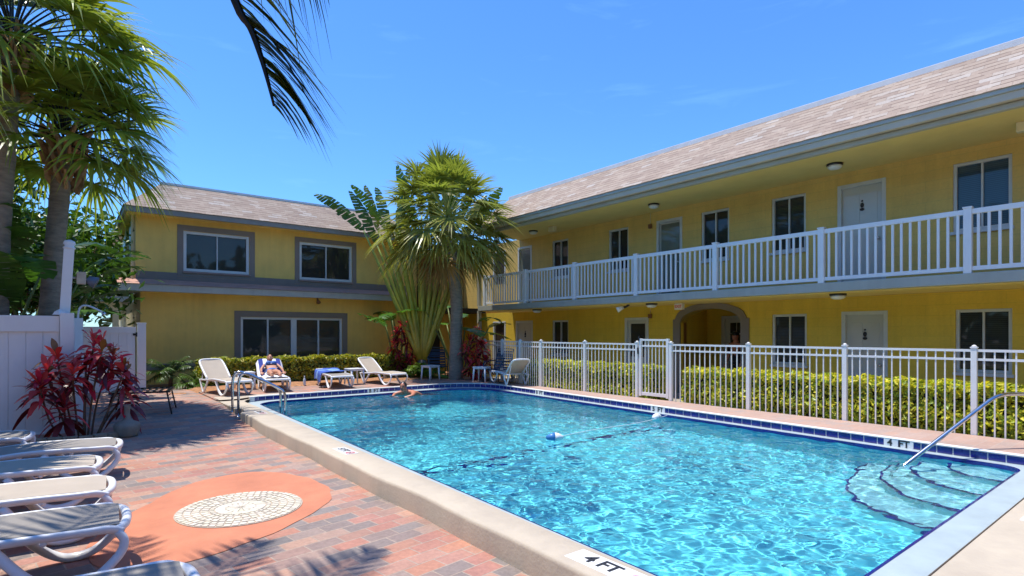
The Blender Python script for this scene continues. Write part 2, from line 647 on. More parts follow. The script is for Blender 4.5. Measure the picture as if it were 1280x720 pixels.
W = rounded([(2.88, 1.40, 0.18), (8.50, 1.42, 0.28), (9.16, 13.27, 1.1), (3.22, 13.27, 0.6)])
G = rounded([(2.74, 1.10, 0.10), (8.64, 1.10, 0.04), (9.42, 13.70, 1.3), (2.96, 13.56, 0.6)])
NC = 9
at3 = lambda P, z: [(p[0], p[1], z) for p in P]

mb = MB()                                                   # gutter ledge with its tiled lip
mb.strip(at3(G, GZ), at3(W, GZ), 0, close=True)
mb.strip(at3(W, GZ), at3(W, GZ - 0.055), 1, close=True)
lip = []
for w, g in zip(W, G):
    d = math.hypot(g[0] - w[0], g[1] - w[1]); q = min(1, 0.026 / d)
    lip.append((w[0] + (g[0] - w[0]) * q, w[1] + (g[1] - w[1]) * q))
mb.strip(at3(lip, GZ + 0.003), at3(W, GZ + 0.003), 1, close=True)
struct("pool_gutter", mb, [PLASTER, POOLTILE])

floor_z = lambda x, y: -0.98 - 0.05 * max(0, y - 1.4) / 5 if y < 6.6 else -1.03 - min(0.75, (y - 6.6) * 0.16)
mb = MB()                                                   # basin: walls and floor
Wr = resample(W, 0.4)
mb.strip(at3(Wr, GZ - 0.055), [(p[0], p[1], floor_z(*p)) for p in Wr], 0, close=True)
xs = np.linspace(2.6, 9.5, 24); ys = np.linspace(1.1, 13.9, 65)
v = [(x, y, floor_z(x, y) - (0.0)) for y in ys for x in xs]
mb.add(v, [(j * 24 + i, j * 24 + i + 1, (j + 1) * 24 + i + 1, (j + 1) * 24 + i) for j in range(64) for i in range(23)])

def basinmat():
    m, nt, out = nodemat("pool_plaster")
    p = N(nt, "BsdfPrincipled", Roughness=0.7)
    p.inputs["Specular IOR Level"].default_value = 0.1
    tc = N(nt, "TexCoord")
    no = N(nt, "TexNoise", Scale=0.9, Detail=6.0, Roughness=0.6)
    L(nt, tc.outputs["Object"], no.inputs["Vector"])
    ra = N(nt, "ValToRGB")
    ra.color_ramp.elements[0].position = 0.3
    ra.color_ramp.elements[0].color = c4((0.13, 0.68, 0.79))
    ra.color_ramp.elements[1].position = 0.7
    ra.color_ramp.elements[1].color = c4((0.17, 0.75, 0.85))
    L(nt, no.outputs["Fac"], ra.inputs["Fac"])
    L(nt, ra.outputs["Color"], p.inputs["Base Color"])
    L(nt, p.outputs["BSDF"], out.inputs["Surface"])
    return m
BASIN = basinmat()
STEPPL = pmat("step_plaster", (0.30, 0.70, 0.76), 0.7, 0.08, 2.0)
basin = struct("pool_basin", mb, BASIN)
basin.cycles.is_caustics_receiver = True

mb = MB()                                                   # dark tile line across the floor where it starts to fall
for i in range(27):
    x = 2.95 + i * 0.23
    if x < 9.1:
        mb.box(x, x + 0.215, 6.60, 6.68, floor_z(x, 6.6) - 0.01, floor_z(x, 6.6) + 0.012)
o = struct("pool_floor_line", mb, POOLTILE); o.cycles.is_caustics_receiver = True

mb = MB()                                                   # corner steps: quarter-oval treads, dark tile nosings
cx, cy = 8.66, 1.36
for k, (a, b, z) in enumerate([(2.40, 1.62, -0.78), (1.86, 1.34, -0.53), (1.32, 1.06, -0.29), (0.76, 0.76, -0.07)]):
    arc = [(cx - a * math.cos(t) ** 0.8, cy + b * math.sin(t) ** 0.8) for t in np.linspace(0.0, math.pi / 2, 20)]
    top = [(x, y, z) for x, y in arc]
    n = len(top)
    mb.add(top + [(cx, cy, z)], [(i + 1, i, n) for i in range(n - 1)], 0)
    mb.strip([(x, y, z) for x, y in arc], [(x, y, z - 0.3) for x, y in arc], 0)
    inn = [(cx + (x - cx) * (1 - 0.036 / a), cy + (y - cy) * (1 - 0.036 / b), z + 0.004) for x, y in arc]
    mb.strip([(cx + (x - cx) * (1 + 0.004 / a), cy + (y - cy) * (1 + 0.004 / b), z + 0.004) for x, y in arc], inn, 1)
    mb.strip([(cx + (x - cx) * (1 + 0.004 / a), cy + (y - cy) * (1 + 0.004 / b), z + 0.004) for x, y in arc],
             [(cx + (x - cx) * (1 + 0.004 / a), cy + (y - cy) * (1 + 0.004 / b), z - 0.028) for x, y in arc], 1)
o = struct("pool_steps", mb, [STEPPL, POOLTILE]); o.cycles.is_caustics_receiver = True

# water: a real rippled sheet that refracts (and focuses) the sun onto the floor
gx, gy = 0.02, 0.02
xs = np.arange(2.80, 9.36, gx); ys = np.arange(1.24, 13.68, gy)
X, Y = np.meshgrid(xs, ys)
Z = np.zeros_like(X)
wr = np.random.default_rng(11)
WAVES = dict(n=110, lo=0.085, hi=0.62, a=0.0027)
for i in range(WAVES['n']):
    lam = WAVES['lo'] * (WAVES['hi'] / WAVES['lo']) ** wr.random()
    th = wr.normal(0.6, 1.4)
    k = 2 * math.pi / lam
    px = X + 0.10 * np.sin(1.3 * Y + i) + 0.05 * np.sin(3.1 * X + 2 * i)
    py = Y + 0.10 * np.sin(1.1 * X + 2 * i) + 0.05 * np.sin(2.7 * Y + i)
    Z += WAVES['a'] * (lam / 0.4) ** 1.0 / math.sqrt(WAVES['n'] / 10) * np.sin(k * (px * math.cos(th) + py * math.sin(th)) + wr.random() * 6.28)
calm = 0.78 + 0.30 * np.sin(0.9 * X + 0.55 * Y + 1.0) * np.sin(0.7 * Y - 0.5 * X) + 0.18 * np.sin(2.1 * X - 1.3 * Y)     # livelier and calmer patches
Z *= np.clip(calm, 0.4, 1.25) * 1.1
ny, nx = X.shape
mb = MB()
idx = np.arange(nx * ny).reshape(ny, nx)
fcs = np.stack([idx[:-1, :-1], idx[:-1, 1:], idx[1:, 1:], idx[1:, :-1]], axis=-1).reshape(-1, 4)
mb.add(np.stack([X, Y, Z + WZ], axis=-1).reshape(-1, 3), fcs.tolist(), 0, True)
m, nt, out = nodemat("pool_water")
gl = N(nt, "BsdfGlass", Roughness=0.0, IOR=1.33)
gl.inputs["Color"].default_value = (0.93, 0.99, 1.0, 1)
L(nt, gl.outputs["BSDF"], out.inputs["Surface"])
WATER = m
water = struct("pool_water", mb, WATER)
water.cycles.is_caustics_caster = True

# tiled bond beam on the far and house side, with its white coping nosing
side = G[NC:4 * NC - 4]                                       # from the near house-side corner round to the far corner
def along(pts, step):
    out = [Vector(pts[0])]; acc = 0.0
    for a, b in zip(pts[:-1], pts[1:]):
        a, b = Vector(a), Vector(b); d = (b - a).length; t = 0.0
        while acc + (d - t) >= step:
            t += step - acc; acc = 0.0
            out.append(a + (b - a) * (t / d))
        acc += d - t
    return out
TP = along([(p[0], p[1]) for p in side], 0.172)
def nrm(P, i):
    a, b = P[max(0, i - 1)], P[min(len(P) - 1, i + 1)]
    t = (b - a).normalized()
    return Vector((-t.y, t.x))                                # towards the water (path runs counter-clockwise)
NP = [nrm(TP, i) for i in range(len(TP))]
mb = MB()
ins = lambda d, z: [(p.x + n_.x * d, p.y + n_.y * d, z) for p, n_ in zip(TP, NP)]
mb.strip(ins(0.0, GZ - 0.02), ins(0.0, CZ - 0.02), 0)
for i in range(len(TP) - 1):                                  # the glazed tiles themselves
    a, b = TP[i], TP[i + 1]; t = (b - a).normalized(); n_ = Vector((-t.y, t.x))
    a2, b2 = a + t * 0.006, b - t * 0.006
    q = [(a2.x + n_.x * 0.004, a2.y + n_.y * 0.004), (b2.x + n_.x * 0.004, b2.y + n_.y * 0.004)]
    mb.add([(q[0][0], q[0][1], GZ + 0.006), (q[1][0], q[1][1], GZ + 0.006), (q[1][0], q[1][1], CZ - 0.022), (q[0][0], q[0][1], CZ - 0.022)], [(3, 2, 1, 0)], 1)
struct("pool_tile_wall", mb, [GROUT, POOLTILE])
mb = MB()
prof = [(0.012, CZ - 0.022), (0.014, CZ - 0.008), (0.006, CZ), (-0.075, CZ), (-0.075, CZ - 0.05)]
for (d0, z0), (d1, z1) in zip(prof[:-1], prof[1:]):
    mb.strip(ins(d0, z0), ins(d1, z1), 0)
struct("pool_coping", mb, COPING)

# decks on the far side and along the house fence
from mathutils.geometry import tessellate_polygon
def flat_poly(mb, pts, zf, m=0):
    tri = tessellate_polygon([[Vector((p[0], p[1], 0)) for p in pts]])
    mb.add([(p[0], p[1], zf(p[0], p[1])) for p in pts], [tuple(t) for t in tri], m)
edge = [(p.x - n_.x * 0.07, p.y - n_.y * 0.07) for p, n_ in zip(TP, NP)]
e_side = [p for p in edge if p[0] > 8.4 and p[1] < 12.3]
e_far = [p for p in edge if not (p[0] > 8.4 and p[1] < 12.3)]
DZ = CZ - 0.006
mb = MB()
flat_poly(mb, e_side + [(9.90, 12.3), (9.90, e_side[0][1])], lambda x, y: DZ)
mb.strip([(9.90, 12.3, DZ), (9.90, 1.1, DZ)], [(9.90, 12.3, -0.2), (9.90, 1.1, -0.2)])
mb.box(8.72, 9.90, -6, 1.099, -0.2, DZ)
struct("side_deck", mb, PAVERS2)
mb = MB()
flat_poly(mb, [(9.90, 12.302), e_side[-1]] + e_far + [(2.47, 13.50), (2.47, 15.6), (10.9, 15.6), (10.6, 13.8), (10.1, 12.302)], lambda x, y: DZ - 0.012)
ee = e_far[-1]
mb.strip([(ee[0], ee[1], DZ - 0.012), (2.47, 13.50, DZ - 0.012), (2.47, 15.6, DZ - 0.012)], [(ee[0], ee[1], 0.0), (2.47, 13.50, 0.0), (2.47, 15.6, 0.0)])
struct("far_deck", mb, PAVERS)
mb = MB()                                                     # mortar end of the coping where it dies into the kerb
ex_, ey_ = TP[-1].x, TP[-1].y
mb.bbox(ex_ - .06, ex_ + .05, ey_ - .03, ey_ + .09, 0.02, CZ + .001, .012)
struct("coping_end", mb, COPING)
def far_ground(x, y):
    return 0.20 + 0.03 * math.sin(2.1 * x + y) * math.sin(1.7 * y)
mb = MB()
xs = np.linspace(1.7, 10.9, 40); ys = np.linspace(15.0, 19.6, 24)
mb.add([(x, y, (0.17 + (0.07 if y > 15.5 else 0) * 1 + 0.02 * rng.random()) * (0.75 if x < 2.6 else 1)) for y in ys for x in xs], [(j * 40 + i, j * 40 + i + 1, (j + 1) * 40 + i + 1, (j + 1) * 40 + i) for j in range(23) for i in range(39)], 0, True)
struct("mulch_bed", mb, MULCH)

# raised concrete kerb on the paved side; its edge is a little wavy
mb = MB()
kx = lambda y: 2.46 + 0.012 * math.sin(1.9 * y) + 0.008 * math.sin(4.3 * y + 1)
kp = [(0.0, -0.15), (0.0, 0.166), (0.006, 0.186), (0.02, 0.196), (0.045, KZ)]
Ys = [1.10 + i * (11.25 - 1.10) / 60 for i in range(61)]
gl_x = lambda y: 2.74 + (2.96 - 2.74) * (y - 1.1) / 12.46
rows = []
for y in Ys:
    rows.append([(kx(y) + d, y, z + 0.004 * math.sin(3.1 * y) * (z > 0.1)) for d, z in kp] + [(gl_x(y) - 0.012, y, KZ), (gl_x(y), y, KZ - 0.012), (gl_x(y), y, GZ - 0.01)])
for a, b in zip(rows[:-1], rows[1:]):
    mb.strip(a, b, 0, True)
q = rows[-1]                                                  # end face, then two ladder notches and the corner slab
mb.add(q, [tuple(range(len(q)))])
def slab(y0, y1, x0, x1=None):
    mb.bbox(x0, x1 or gl_x(y0) - 0.004, y0, y1, -0.1, KZ - 0.004, 0.012)
slab(11.27, 11.50, 2.56); slab(11.53, 11.80, 2.60); slab(11.83, 13.48, 2.50)
flat_poly(mb, [(2.9, 13.30), (3.3, 13.62), (4.1, 13.74), (4.3, 13.86), (4.3, 14.0), (2.5, 14.0), (2.5, 13.30)], lambda x, y: DZ - 0.006)
c = [(p[0], p[1], KZ - 0.01) for p in G[3 * NC:]]
mb.add(c + [(2.80, 13.7, KZ - 0.01)], [tuple(range(len(c) + 1))])
fl_c = [(4.7, 13.585)] + list(G[3 * NC:]) + [(2.46, 12.9), (2.46, 14.2), (4.7, 14.2)]
flat_poly(mb, fl_c, lambda x, y: KZ - 0.035)
# near end: the wide deck the kerb runs into, with a tiled drop to the gutter
mb.add([(kx(1.1) + d, 1.10, z) for d, z in kp] + [(8.72, 1.10, KZ), (8.72, 1.10, -0.15)], [tuple(range(7))])
xx = np.linspace(2.53, 8.716, 30)
mb.strip([(x, -5.0, KZ) for x in xx], [(x, 1.085, KZ) for x in xx])
mb.strip([(x, 1.085, KZ) for x in xx], [(x, 1.095, KZ - 0.01) for x in xx])
mb.strip([(kx(y), y, 0.150) for y in (-5, 1.10)], [(kx(y), y, -0.15) for y in (-5, 1.10)])
mb.strip([(kx(y) + 0.02, y, 0.188) for y in (-5, 1.10)], [(kx(y), y, 0.150) for y in (-5, 1.10)])
mb.strip([(2.53, y, KZ) for y in (-5, 1.10)], [(kx(y) + 0.02, y, 0.188) for y in (-5, 1.10)])
struct("pool_kerb", mb, CONCRETE)
mb = MB()
mb.strip([(2.76, 1.103, KZ - 0.012), (8.62, 1.103, KZ - 0.012)], [(2.76, 1.103, GZ - 0.02), (8.62, 1.103, GZ - 0.02)])
struct("gutter_drop_tiles", mb, POOLTILE)

# paved patio: rises gently towards the far end
def patio_z(x, y):
    t = min(1, max(0, (y - 9.6) / 4.2))
    return 0.19 * t * t * (3 - 2 * t)
mb = MB()
xs = np.linspace(-9, 2.49, 30); ys = np.linspace(-5, 17.6, 80)
mb.add([(x, y, patio_z(x, y)) for y in ys for x in xs], [(j * 30 + i, j * 30 + i + 1, (j + 1) * 30 + i + 1, (j + 1) * 30 + i) for j in range(79) for i in range(29)], 0, True)
struct("paved_patio", mb, PAVERS)
# painted patch with a round stone mosaic let into it
mb = MB()
pc = [(1.66, 7.20), (1.95, 6.95), (2.13, 6.5), (2.19, 6.0), (2.08, 5.55), (1.80, 5.2), (1.35, 4.87), (0.95, 4.68), (0.50, 4.60), (0.22, 4.72), (0.08, 5.15), (0.12, 5.6), (0.30, 5.98), (0.56, 6.38), (0.85, 6.85), (1.25, 7.16)]
def smooth_loop(P, it=2):
    for _ in range(it):
        q = []
        for a, b in zip(P, P[1:] + P[:1]):
            q += [(a[0] * .75 + b[0] * .25, a[1] * .75 + b[1] * .25), (a[0] * .25 + b[0] * .75, a[1] * .25 + b[1] * .75)]
        P = q
    return [(p[0] + 0.012 * math.sin(11 * i) , p[1] + 0.010 * math.sin(7.3 * i + 1)) for i, p in enumerate(P)]
flat_poly(mb, smooth_loop(pc), lambda x, y: 0.005)
PATCH = pmat("salmon_deck_coating", (0.57, 0.205, 0.105), 0.75, 0.13, 2.2, 0.35, 60, detail=9.0, streak=0.10)
struct("painted_patch", mb, PATCH)

# big ground sheet with the pool left open
mb = MB()
BIG = 900
x0, x1, y0, y1 = 2.52, 9.5, 1.2, 13.9
mb.add([(-BIG, -BIG, -.12), (BIG, -BIG, -.12), (BIG, BIG, -.12), (-BIG, BIG, -.12), (x0, y0, -.12), (x1, y0, -.12), (x1, y1, -.12), (x0, y1, -.12)],
       [(0, 1, 5, 4), (1, 2, 6, 5), (2, 3, 7, 6), (3, 0, 4, 7)])
mb.box(9.9, 13.1, -6, 17, -.14, 0.02)
struct("ground", mb, pmat("pale_concrete_ground", (0.36, 0.32, 0.26), 0.9, 0.2, 0.6, 0.3, 20))
# ------------------------------------------------------------------ buildings
class Plane:
    """a wall plane: a runs along it, z up, o out towards the pool"""
    def __init__(self, kind, c):
        self.k, self.c = kind, c
    def p(self, a, z, o=0.0):
        return (self.c - o, a, z) if self.k == 'x' else (a, self.c - o, z)
    def box(self, mb, a0, a1, z0, z1, o0, o1, m=0, r=0.0):
        A, B = self.p(a0, z0, o0), self.p(a1, z1, o1)
        lo = [min(A[i], B[i]) for i in range(3)]; hi = [max(A[i], B[i]) for i in range(3)]
        mb.bbox(lo[0], hi[0], lo[1], hi[1], lo[2], hi[2], r, m)
    def wall(self, mb, a0, a1, z0, z1, holes, depth=0.14, m=0):
        As = sorted({a0, a1} | {h[0] for h in holes} | {h[1] for h in holes})
        Zs = sorted({z0, z1} | {h[2] for h in holes} | {h[3] for h in holes})
        for i in range(len(As) - 1):
            for j in range(len(Zs) - 1):
                ca, cz = (As[i] + As[i + 1]) / 2, (Zs[j] + Zs[j + 1]) / 2
                if any(h[0] < ca < h[1] and h[2] < cz < h[3] for h in holes):
                    continue
                mb.add([self.p(As[i], Zs[j]), self.p(As[i + 1], Zs[j]), self.p(As[i + 1], Zs[j + 1]), self.p(As[i], Zs[j + 1])], [(0, 1, 2, 3)], m)
        for (b0, b1, y0, y1) in holes:
            f = [self.p(b0, y0), self.p(b1, y0), self.p(b1, y1), self.p(b0, y1)]
            g = [self.p(b0, y0, -depth), self.p(b1, y0, -depth), self.p(b1, y1, -depth), self.p(b0, y1, -depth)]
            mb.strip(f, g, m, close=True)

def window(pl, parent, a0, a1, z0, z1, glass, sill=True, mull=1, fw=0.055, fmat=None, rec=0.05, sillmat=None, label=None):
    f = MB()
    pl.box(f, a0, a0 + fw, z0, z1, -rec - 0.05, -rec + 0.02, 0, 0.006)
    pl.box(f, a1 - fw, a1, z0, z1, -rec - 0.05, -rec + 0.02, 0, 0.006)
    pl.box(f, a0 + fw, a1 - fw, z1 - fw, z1, -rec - 0.05, -rec + 0.018, 0, 0.006)
    pl.box(f, a0 + fw, a1 - fw, z0, z0 + fw, -rec - 0.05, -rec + 0.018, 0, 0.006)
    for i in range(mull):
        am = a0 + (a1 - a0) * (i + 1) / (mull + 1)
        wd = 0.016 if mull == 1 else (0.026 if i != mull // 2 else 0.09)
        pl.box(f, am - wd, am + wd, z0 + fw, z1 - fw, -rec - 0.045, -rec + 0.008, 0, 0.004)
    fo = f.build("window", fmat or FRAMEWH, parent)
    if label:
        fo['label'] = label
    g = MB()
    o = -rec - 0.04
    g.add([pl.p(a0 + 0.02, z0 + 0.02, o), pl.p(a1 - 0.02, z0 + 0.02, o), pl.p(a1 - 0.02, z1 - 0.02, o), pl.p(a0 + 0.02, z1 - 0.02, o)],
          [(0, 1, 2, 3)] if pl.k == 'y' else [(3, 2, 1, 0)])
    g.build("pane", glass, fo)
    if sill:
        s = MB()
        pl.box(s, a0 - 0.03, a1 + 0.03, z0 - 0.06, z0 - 0.003, -0.10, 0.055, 0, 0.008)
        s.build("sill", sillmat or FRAMEWH, fo)
    return fo

def door(pl, parent, a0, a1, z0, z1, kind="plain", hinge=1):
    d = MB()
    fw, rec = 0.075, 0.05
    if kind == "storm":
        pl.box(d, a0 + fw, a1 - fw, z0, z0 + 0.95, -rec - 0.05, -rec - 0.01, 0, 0.004)
        pl.box(d, a0 + fw, a0 + fw + 0.1, z0 + 0.95, z1 - fw, -rec - 0.05, -rec - 0.01, 0, 0.004)
        pl.box(d, a1 - fw - 0.1, a1 - fw, z0 + 0.95, z1 - fw, -rec - 0.05, -rec - 0.01, 0, 0.004)
        pl.box(d, a0 + fw + 0.1, a1 - fw - 0.1, z1 - fw - 0.1, z1 - fw, -rec - 0.05, -rec - 0.01, 0, 0.004)
    else:
        pl.box(d, a0 + fw, a1 - fw, z0, z1 - fw, -rec - 0.05, -rec - 0.012, 0, 0.003)
        mid = (a0 + a1) / 2                                    # raised panels
        for (q0, q1) in ((a0 + fw + 0.10, mid - 0.05), (mid + 0.05, a1 - fw - 0.10)):
            for (y0, y1) in ((z0 + 0.22, z0 + 0.90), (z0 + 1.08, z1 - fw - 0.16)):
                pl.box(d, q0, q1, y0, y1, -rec - 0.013, -rec - 0.004, 0, 0.004)
    do = d.build("door", DARKDOOR if kind == "dark" else DOORCOL, parent)
    f = MB()
    pl.box(f, a0, a0 + fw, z0, z1, -0.12, 0.012, 0, 0.005)
    pl.box(f, a1 - fw, a1, z0, z1, -0.12, 0.012, 0, 0.005)
    pl.box(f, a0 + fw, a1 - fw, z1 - fw, z1, -0.12, 0.010, 0, 0.005)
    f.build("door_frame", FRAMEWH, do)
    if kind == "lite":
        g = MB()
        o = -rec + 0.002
        g.add([pl.p(a0 + fw + 0.05, z0 + 0.12, o), pl.p(a1 - fw - 0.05, z0 + 0.12, o), pl.p(a1 - fw - 0.05, z1 - fw - 0.05, o), pl.p(a0 + fw + 0.05, z1 - fw - 0.05, o)],
              [(0, 1, 2, 3)] if pl.k == 'y' else [(3, 2, 1, 0)])
        g.build("pane", GLASSDOOR, do)
    if kind == "storm":
        g = MB()
        o = -rec - 0.03
        g.add([pl.p(a0 + fw + 0.08, z0 + 0.9, o), pl.p(a1 - fw - 0.08, z0 + 0.9, o), pl.p(a1 - fw - 0.08, z1 - fw - 0.08, o), pl.p(a0 + fw + 0.08, z1 - fw - 0.08, o)],
              [(0, 1, 2, 3)] if pl.k == 'y' else [(3, 2, 1, 0)])
        g.build("pane", GLASSDK, do)
    h = MB()
    ah = a0 + fw + 0.07 if hinge > 0 else a1 - fw - 0.07
    c = pl.p(ah, z0 + 0.98, -rec + 0.045)
    h.ellipsoid(c, (0.032, 0.032, 0.032), 0, 10, 7)
    pl.box(h, ah - 0.012, ah + 0.012, z0 + 0.968, z0 + 0.992, -rec - 0.012, -rec + 0.03)
    h.build("handle", STEEL, do)
    if kind in ("plain", "glossy"):
        k = MB()
        c = pl.p((a0 + a1) / 2, z1 - 0.48, -rec + 0.0)
        k.ellipsoid(c, (0.02, 0.035, 0.055), 0, 10, 7)
        k.ellipsoid(pl.p((a0 + a1) / 2, z1 - 0.57, -rec + 0.0), (0.015, 0.045, 0.03), 0, 10, 7)
        k.ellipsoid(pl.p((a0 + a1) / 2, z1 - 0.39, -rec - 0.002), (0.012, 0.02, 0.02), 0, 10, 7)
        k.build("door_knocker", BLACKM, do)
    return do

DARKDOOR = pmat("dark_brown_door", (0.045, 0.028, 0.016), 0.5, 0.15, 3.0)
BLOCKY = brickmat("yellow_painted_block", [(0.0, (0.82, 0.56, 0.15)), (0.5, (0.84, 0.575, 0.155)), (1.0, (0.85, 0.585, 0.16))], 0.8, 0.2, 0.006, (0.74, 0.53, 0.15), uv=True, rough=0.7, bump=0.22, msize=0.006, grime=0.10, streak=0.13)
BLOCKYL = brickmat("yellow_painted_block_gloss", [(0.0, (0.84, 0.57, 0.05)), (0.5, (0.86, 0.585, 0.055)), (1.0, (0.87, 0.595, 0.058))], 0.8, 0.2, 0.006, (0.77, 0.54, 0.05), uv=True, rough=0.55, bump=0.22, msize=0.006, grime=0.10, streak=0.13)
STUCCO = pmat("yellow_stucco", (0.87, 0.565, 0.135), 0.8, 0.07, 1.1, 0.35, 120, streak=0.13)
SOFFIT = pmat("soffit_paint", (0.82, 0.61, 0.20), 0.7, 0.06, 1.5)
CREAMWALL = pmat("cream_gable_paint", (0.78, 0.66, 0.38), 0.7, 0.06, 1.5)

# ---- motel wing along the house side
BX = 13.07
H = thing("motel_wing", "long two storey yellow motel wing with white balcony doors, arch entrance and shingled mansard roof", "building", (BX, 6, 0))
px = Plane('x', BX)
yz = lambda x, y, z: (y, z)
U_W = [(17.0, 17.8), (13.57, 14.37), (11.0, 11.78), (7.74, 8.54), (5.86, 6.65), (2.32, 3.17), (-0.9, -0.05)]
U_D = [(15.45, 16.25), (9.12, 9.97), (4.27, 5.19)]
Z0, Z1 = 3.56, 4.84
holes = [(a, b, Z0, Z1) for a, b in U_W] + [(a, b, 2.64, 4.84) for a, b in U_D]
mb = MB()
px.wall(mb, -8, 19.9, 2.64, 5.14, holes)
mb.build("wall", BLOCKY, H, uvfn=yz)
for i, (a, b) in enumerate(U_W):
    if i == 0:
        continue
    window(px, H, a, b, Z0, Z1, GLASSBL if i >= 5 else (GLASSGN if i == 4 else GLASSDK))
door(px, H, 17.0, 17.8, 2.64, 4.84, "dark")
door(px, H, 15.45, 16.25, 2.64, 4.84, "lite")
door(px, H, 9.12, 9.97, 2.64, 4.84, "lite")
door(px, H, 4.27, 5.19, 2.64, 4.84, "glossy")
L_W = [(13.57, 14.37), (5.84, 6.64), (2.32, 3.13), (-0.9, -0.05)]
L_D = [(17.0, 17.8), (15.4, 16.37), (10.25, 11.13), (4.24, 5.11)]
holes = [(a, b, 0.93, 2.10) for a, b in L_W] + [(a, b, 0.02, 2.12) for a, b in L_D]
AR0, AR1, ASP, ATOP = 7.42, 9.18, 1.95, 2.30
mb = MB()
px.wall(mb, -8, 19.9, -0.1, 2.46, holes + [(AR0, AR1, 0.0, ATOP)])
na = 24
arc = [(AR0 + (AR1 - AR0) * i / na, ASP + (ATOP - ASP) * math.sqrt(max(0, 1 - (2 * i / na - 1) ** 2))) for i in range(na + 1)]
mb.strip([px.p(a, z) for a, z in arc], [px.p(a, ATOP) for a, z in arc])
mb.strip([px.p(a, z) for a, z in arc], [px.p(a, z, -0.3) for a, z in arc], 0, True)
mb.build("wall", BLOCKYL, H, uvfn=yz)
for i, (a, b) in enumerate(L_W):
    window(px, H, a, b, 0.93, 2.10, [GLASSDK, GLASSGN, GLASSGN, GLASSGN][i])
door(px, H, 17.0, 17.8, 0.02, 2.12, "dark")
door(px, H, 15.4, 16.37, 0.02, 2.12, "plain")
door(px, H, 10.25, 11.13, 0.02, 2.12, "storm")
door(px, H, 4.24, 5.11, 0.02, 2.12, "plain")
# arch surround and the vestibule behind it
mb = MB()
oarc = [(AR0 - 0.16 + (AR1 - AR0 + 0.32) * i / na, ASP + 0.09 + (ATOP + 0.15 - ASP - 0.09) * math.sqrt(max(0, 1 - (2 * i / na - 1) ** 2))) for i in range(na + 1)]
mb.strip([px.p(a, z, 0.035) for a, z in arc], [px.p(a, z, 0.035) for a, z in oarc])
mb.strip([px.p(a, z, 0.035) for a, z in oarc], [px.p(a, z, -0.01) for a, z in oarc])
mb.strip([px.p(a, z, 0.035) for a, z in arc], [px.p(a, z, -0.30) for a, z in arc])
for s0, s1 in ((AR0 - 0.22, AR0), (AR1, AR1 + 0.22)):
    px.box(mb, s0, s1, 0.0, ASP + 0.088, -0.02, 0.033)
mb.build("arch_surround", TAUPE, H)
mb = MB()
X2 = BX + 1.9
mb.add([(BX + .3, AR0 - .01, 0), (X2, AR0 - .5, 0), (X2, AR0 - .5, 2.44), (BX + .3, AR0 - .01, 2.44)], [(0, 1, 2, 3)])
mb.add([(BX + .3, AR1 + .01, 0), (X2, AR1 + .4, 0), (X2, AR1 + .4, 2.44), (BX + .3, AR1 + .01, 2.44)], [(0, 1, 2, 3)])
mb.add([(X2, AR0 - .5, 0), (X2, AR1 + .4, 0), (X2, AR1 + .4, 2.44), (X2, AR0 - .5, 2.44)], [(0, 1, 2, 3)])
mb.add([(BX, AR0 - .5, 2.44), (X2, AR0 - .5, 2.44), (X2, AR1 + .4, 2.44), (BX, AR1 + .4, 2.44)], [(0, 1, 2, 3)])
mb.build("vestibule_wall", BLOCKYL, H, uvfn=yz)
pv = Plane('x', X2 - 0.01)
d = MB()
pv.box(d, 8.05, 8.95, 0.02, 2.08, 0.0, 0.05, 0, 0.004)
do = d.build("door", DOORCOL, H)
d = MB()
pv.box(d, 7.95, 8.05, 0.02, 2.16, 0.0, 0.09); pv.box(d, 8.95, 9.05, 0.02, 2.16, 0.0, 0.09); pv.box(d, 8.05, 8.95, 2.08, 2.16, 0.0, 0.088)
d.build("door_frame", DOORCOL, do)
d = MB()
for i in range(3):
    for j in range(3):
        pv.box(d, 8.20 + i * 0.205, 8.38 + i * 0.205, 1.0 + j * 0.33, 1.30 + j * 0.33, 0.052, 0.056)
d.build("pane", GLASSDK, do)
d = MB()
pv.box(d, 7.2, 7.93, 0.02, 2.30, 0.0, 0.02)
d.build("dark_opening", DARK, H)
# balcony slab, eave boards, roof
mb = MB()
mb.bbox(11.50, BX - .002, -8, 16.6, 2.46, 2.638, 0.012)
slab_o = mb.build("balcony_slab", BLUEGREY, H)
mb = MB()
mb.box(11.62, BX - .004, -8, 16.5, 2.435, 2.458)
mb.build("slab_underside", SOFFIT, H)
mb = MB()
mb.box(11.231, BX - .003, -8, 16.1, 5.10, 5.138)
mb.build("soffit", SOFFIT, H)
mb = MB()
mb.bbox(10.99, 11.05, -8, 16.2, 5.262, 5.338, 0.008)
mb.build("fascia", BLUEGREY, H)
mb = MB()
mb.bbox(11.02, 11.10, -8, 16.18, 5.142, 5.260, 0.006)
mb.box(11.10, 11.23, -8, 16.14, 5.145, 5.18)
mb.build("fascia", pmat("beige_trim_paint", (0.56, 0.475, 0.34), 0.6, 0.06, 2.0), H)
mb = MB()
mb.bbox(11.13, 11.23, -8, 16.12, 5.045, 5.135, 0.010)
mb.build("eave_beam", GREYTRIM, H)
mb = MB()
e0, e1, t0, t1 = (10.97, 16.22, 5.33), (10.97, -8, 5.33), (11.90, 15.30, 6.27), (11.90, -8, 6.27)
mb.add([e0, e1, t1, t0], [(0, 1, 2, 3)])
mb.add([(10.97, 16.22, 5.33), (20, 16.22, 5.33), (20, 15.30, 6.27), (11.90, 15.30, 6.27)], [(0, 1, 2, 3)])
mb.add([(10.97, 16.22, 5.326), (10.97, -8, 5.326), (11.04, -8, 5.326), (11.04, 16.22, 5.326)], [(0, 1, 2, 3)])
sl = math.hypot(.93, .94)
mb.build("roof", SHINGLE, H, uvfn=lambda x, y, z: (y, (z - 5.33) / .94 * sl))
mb = MB()
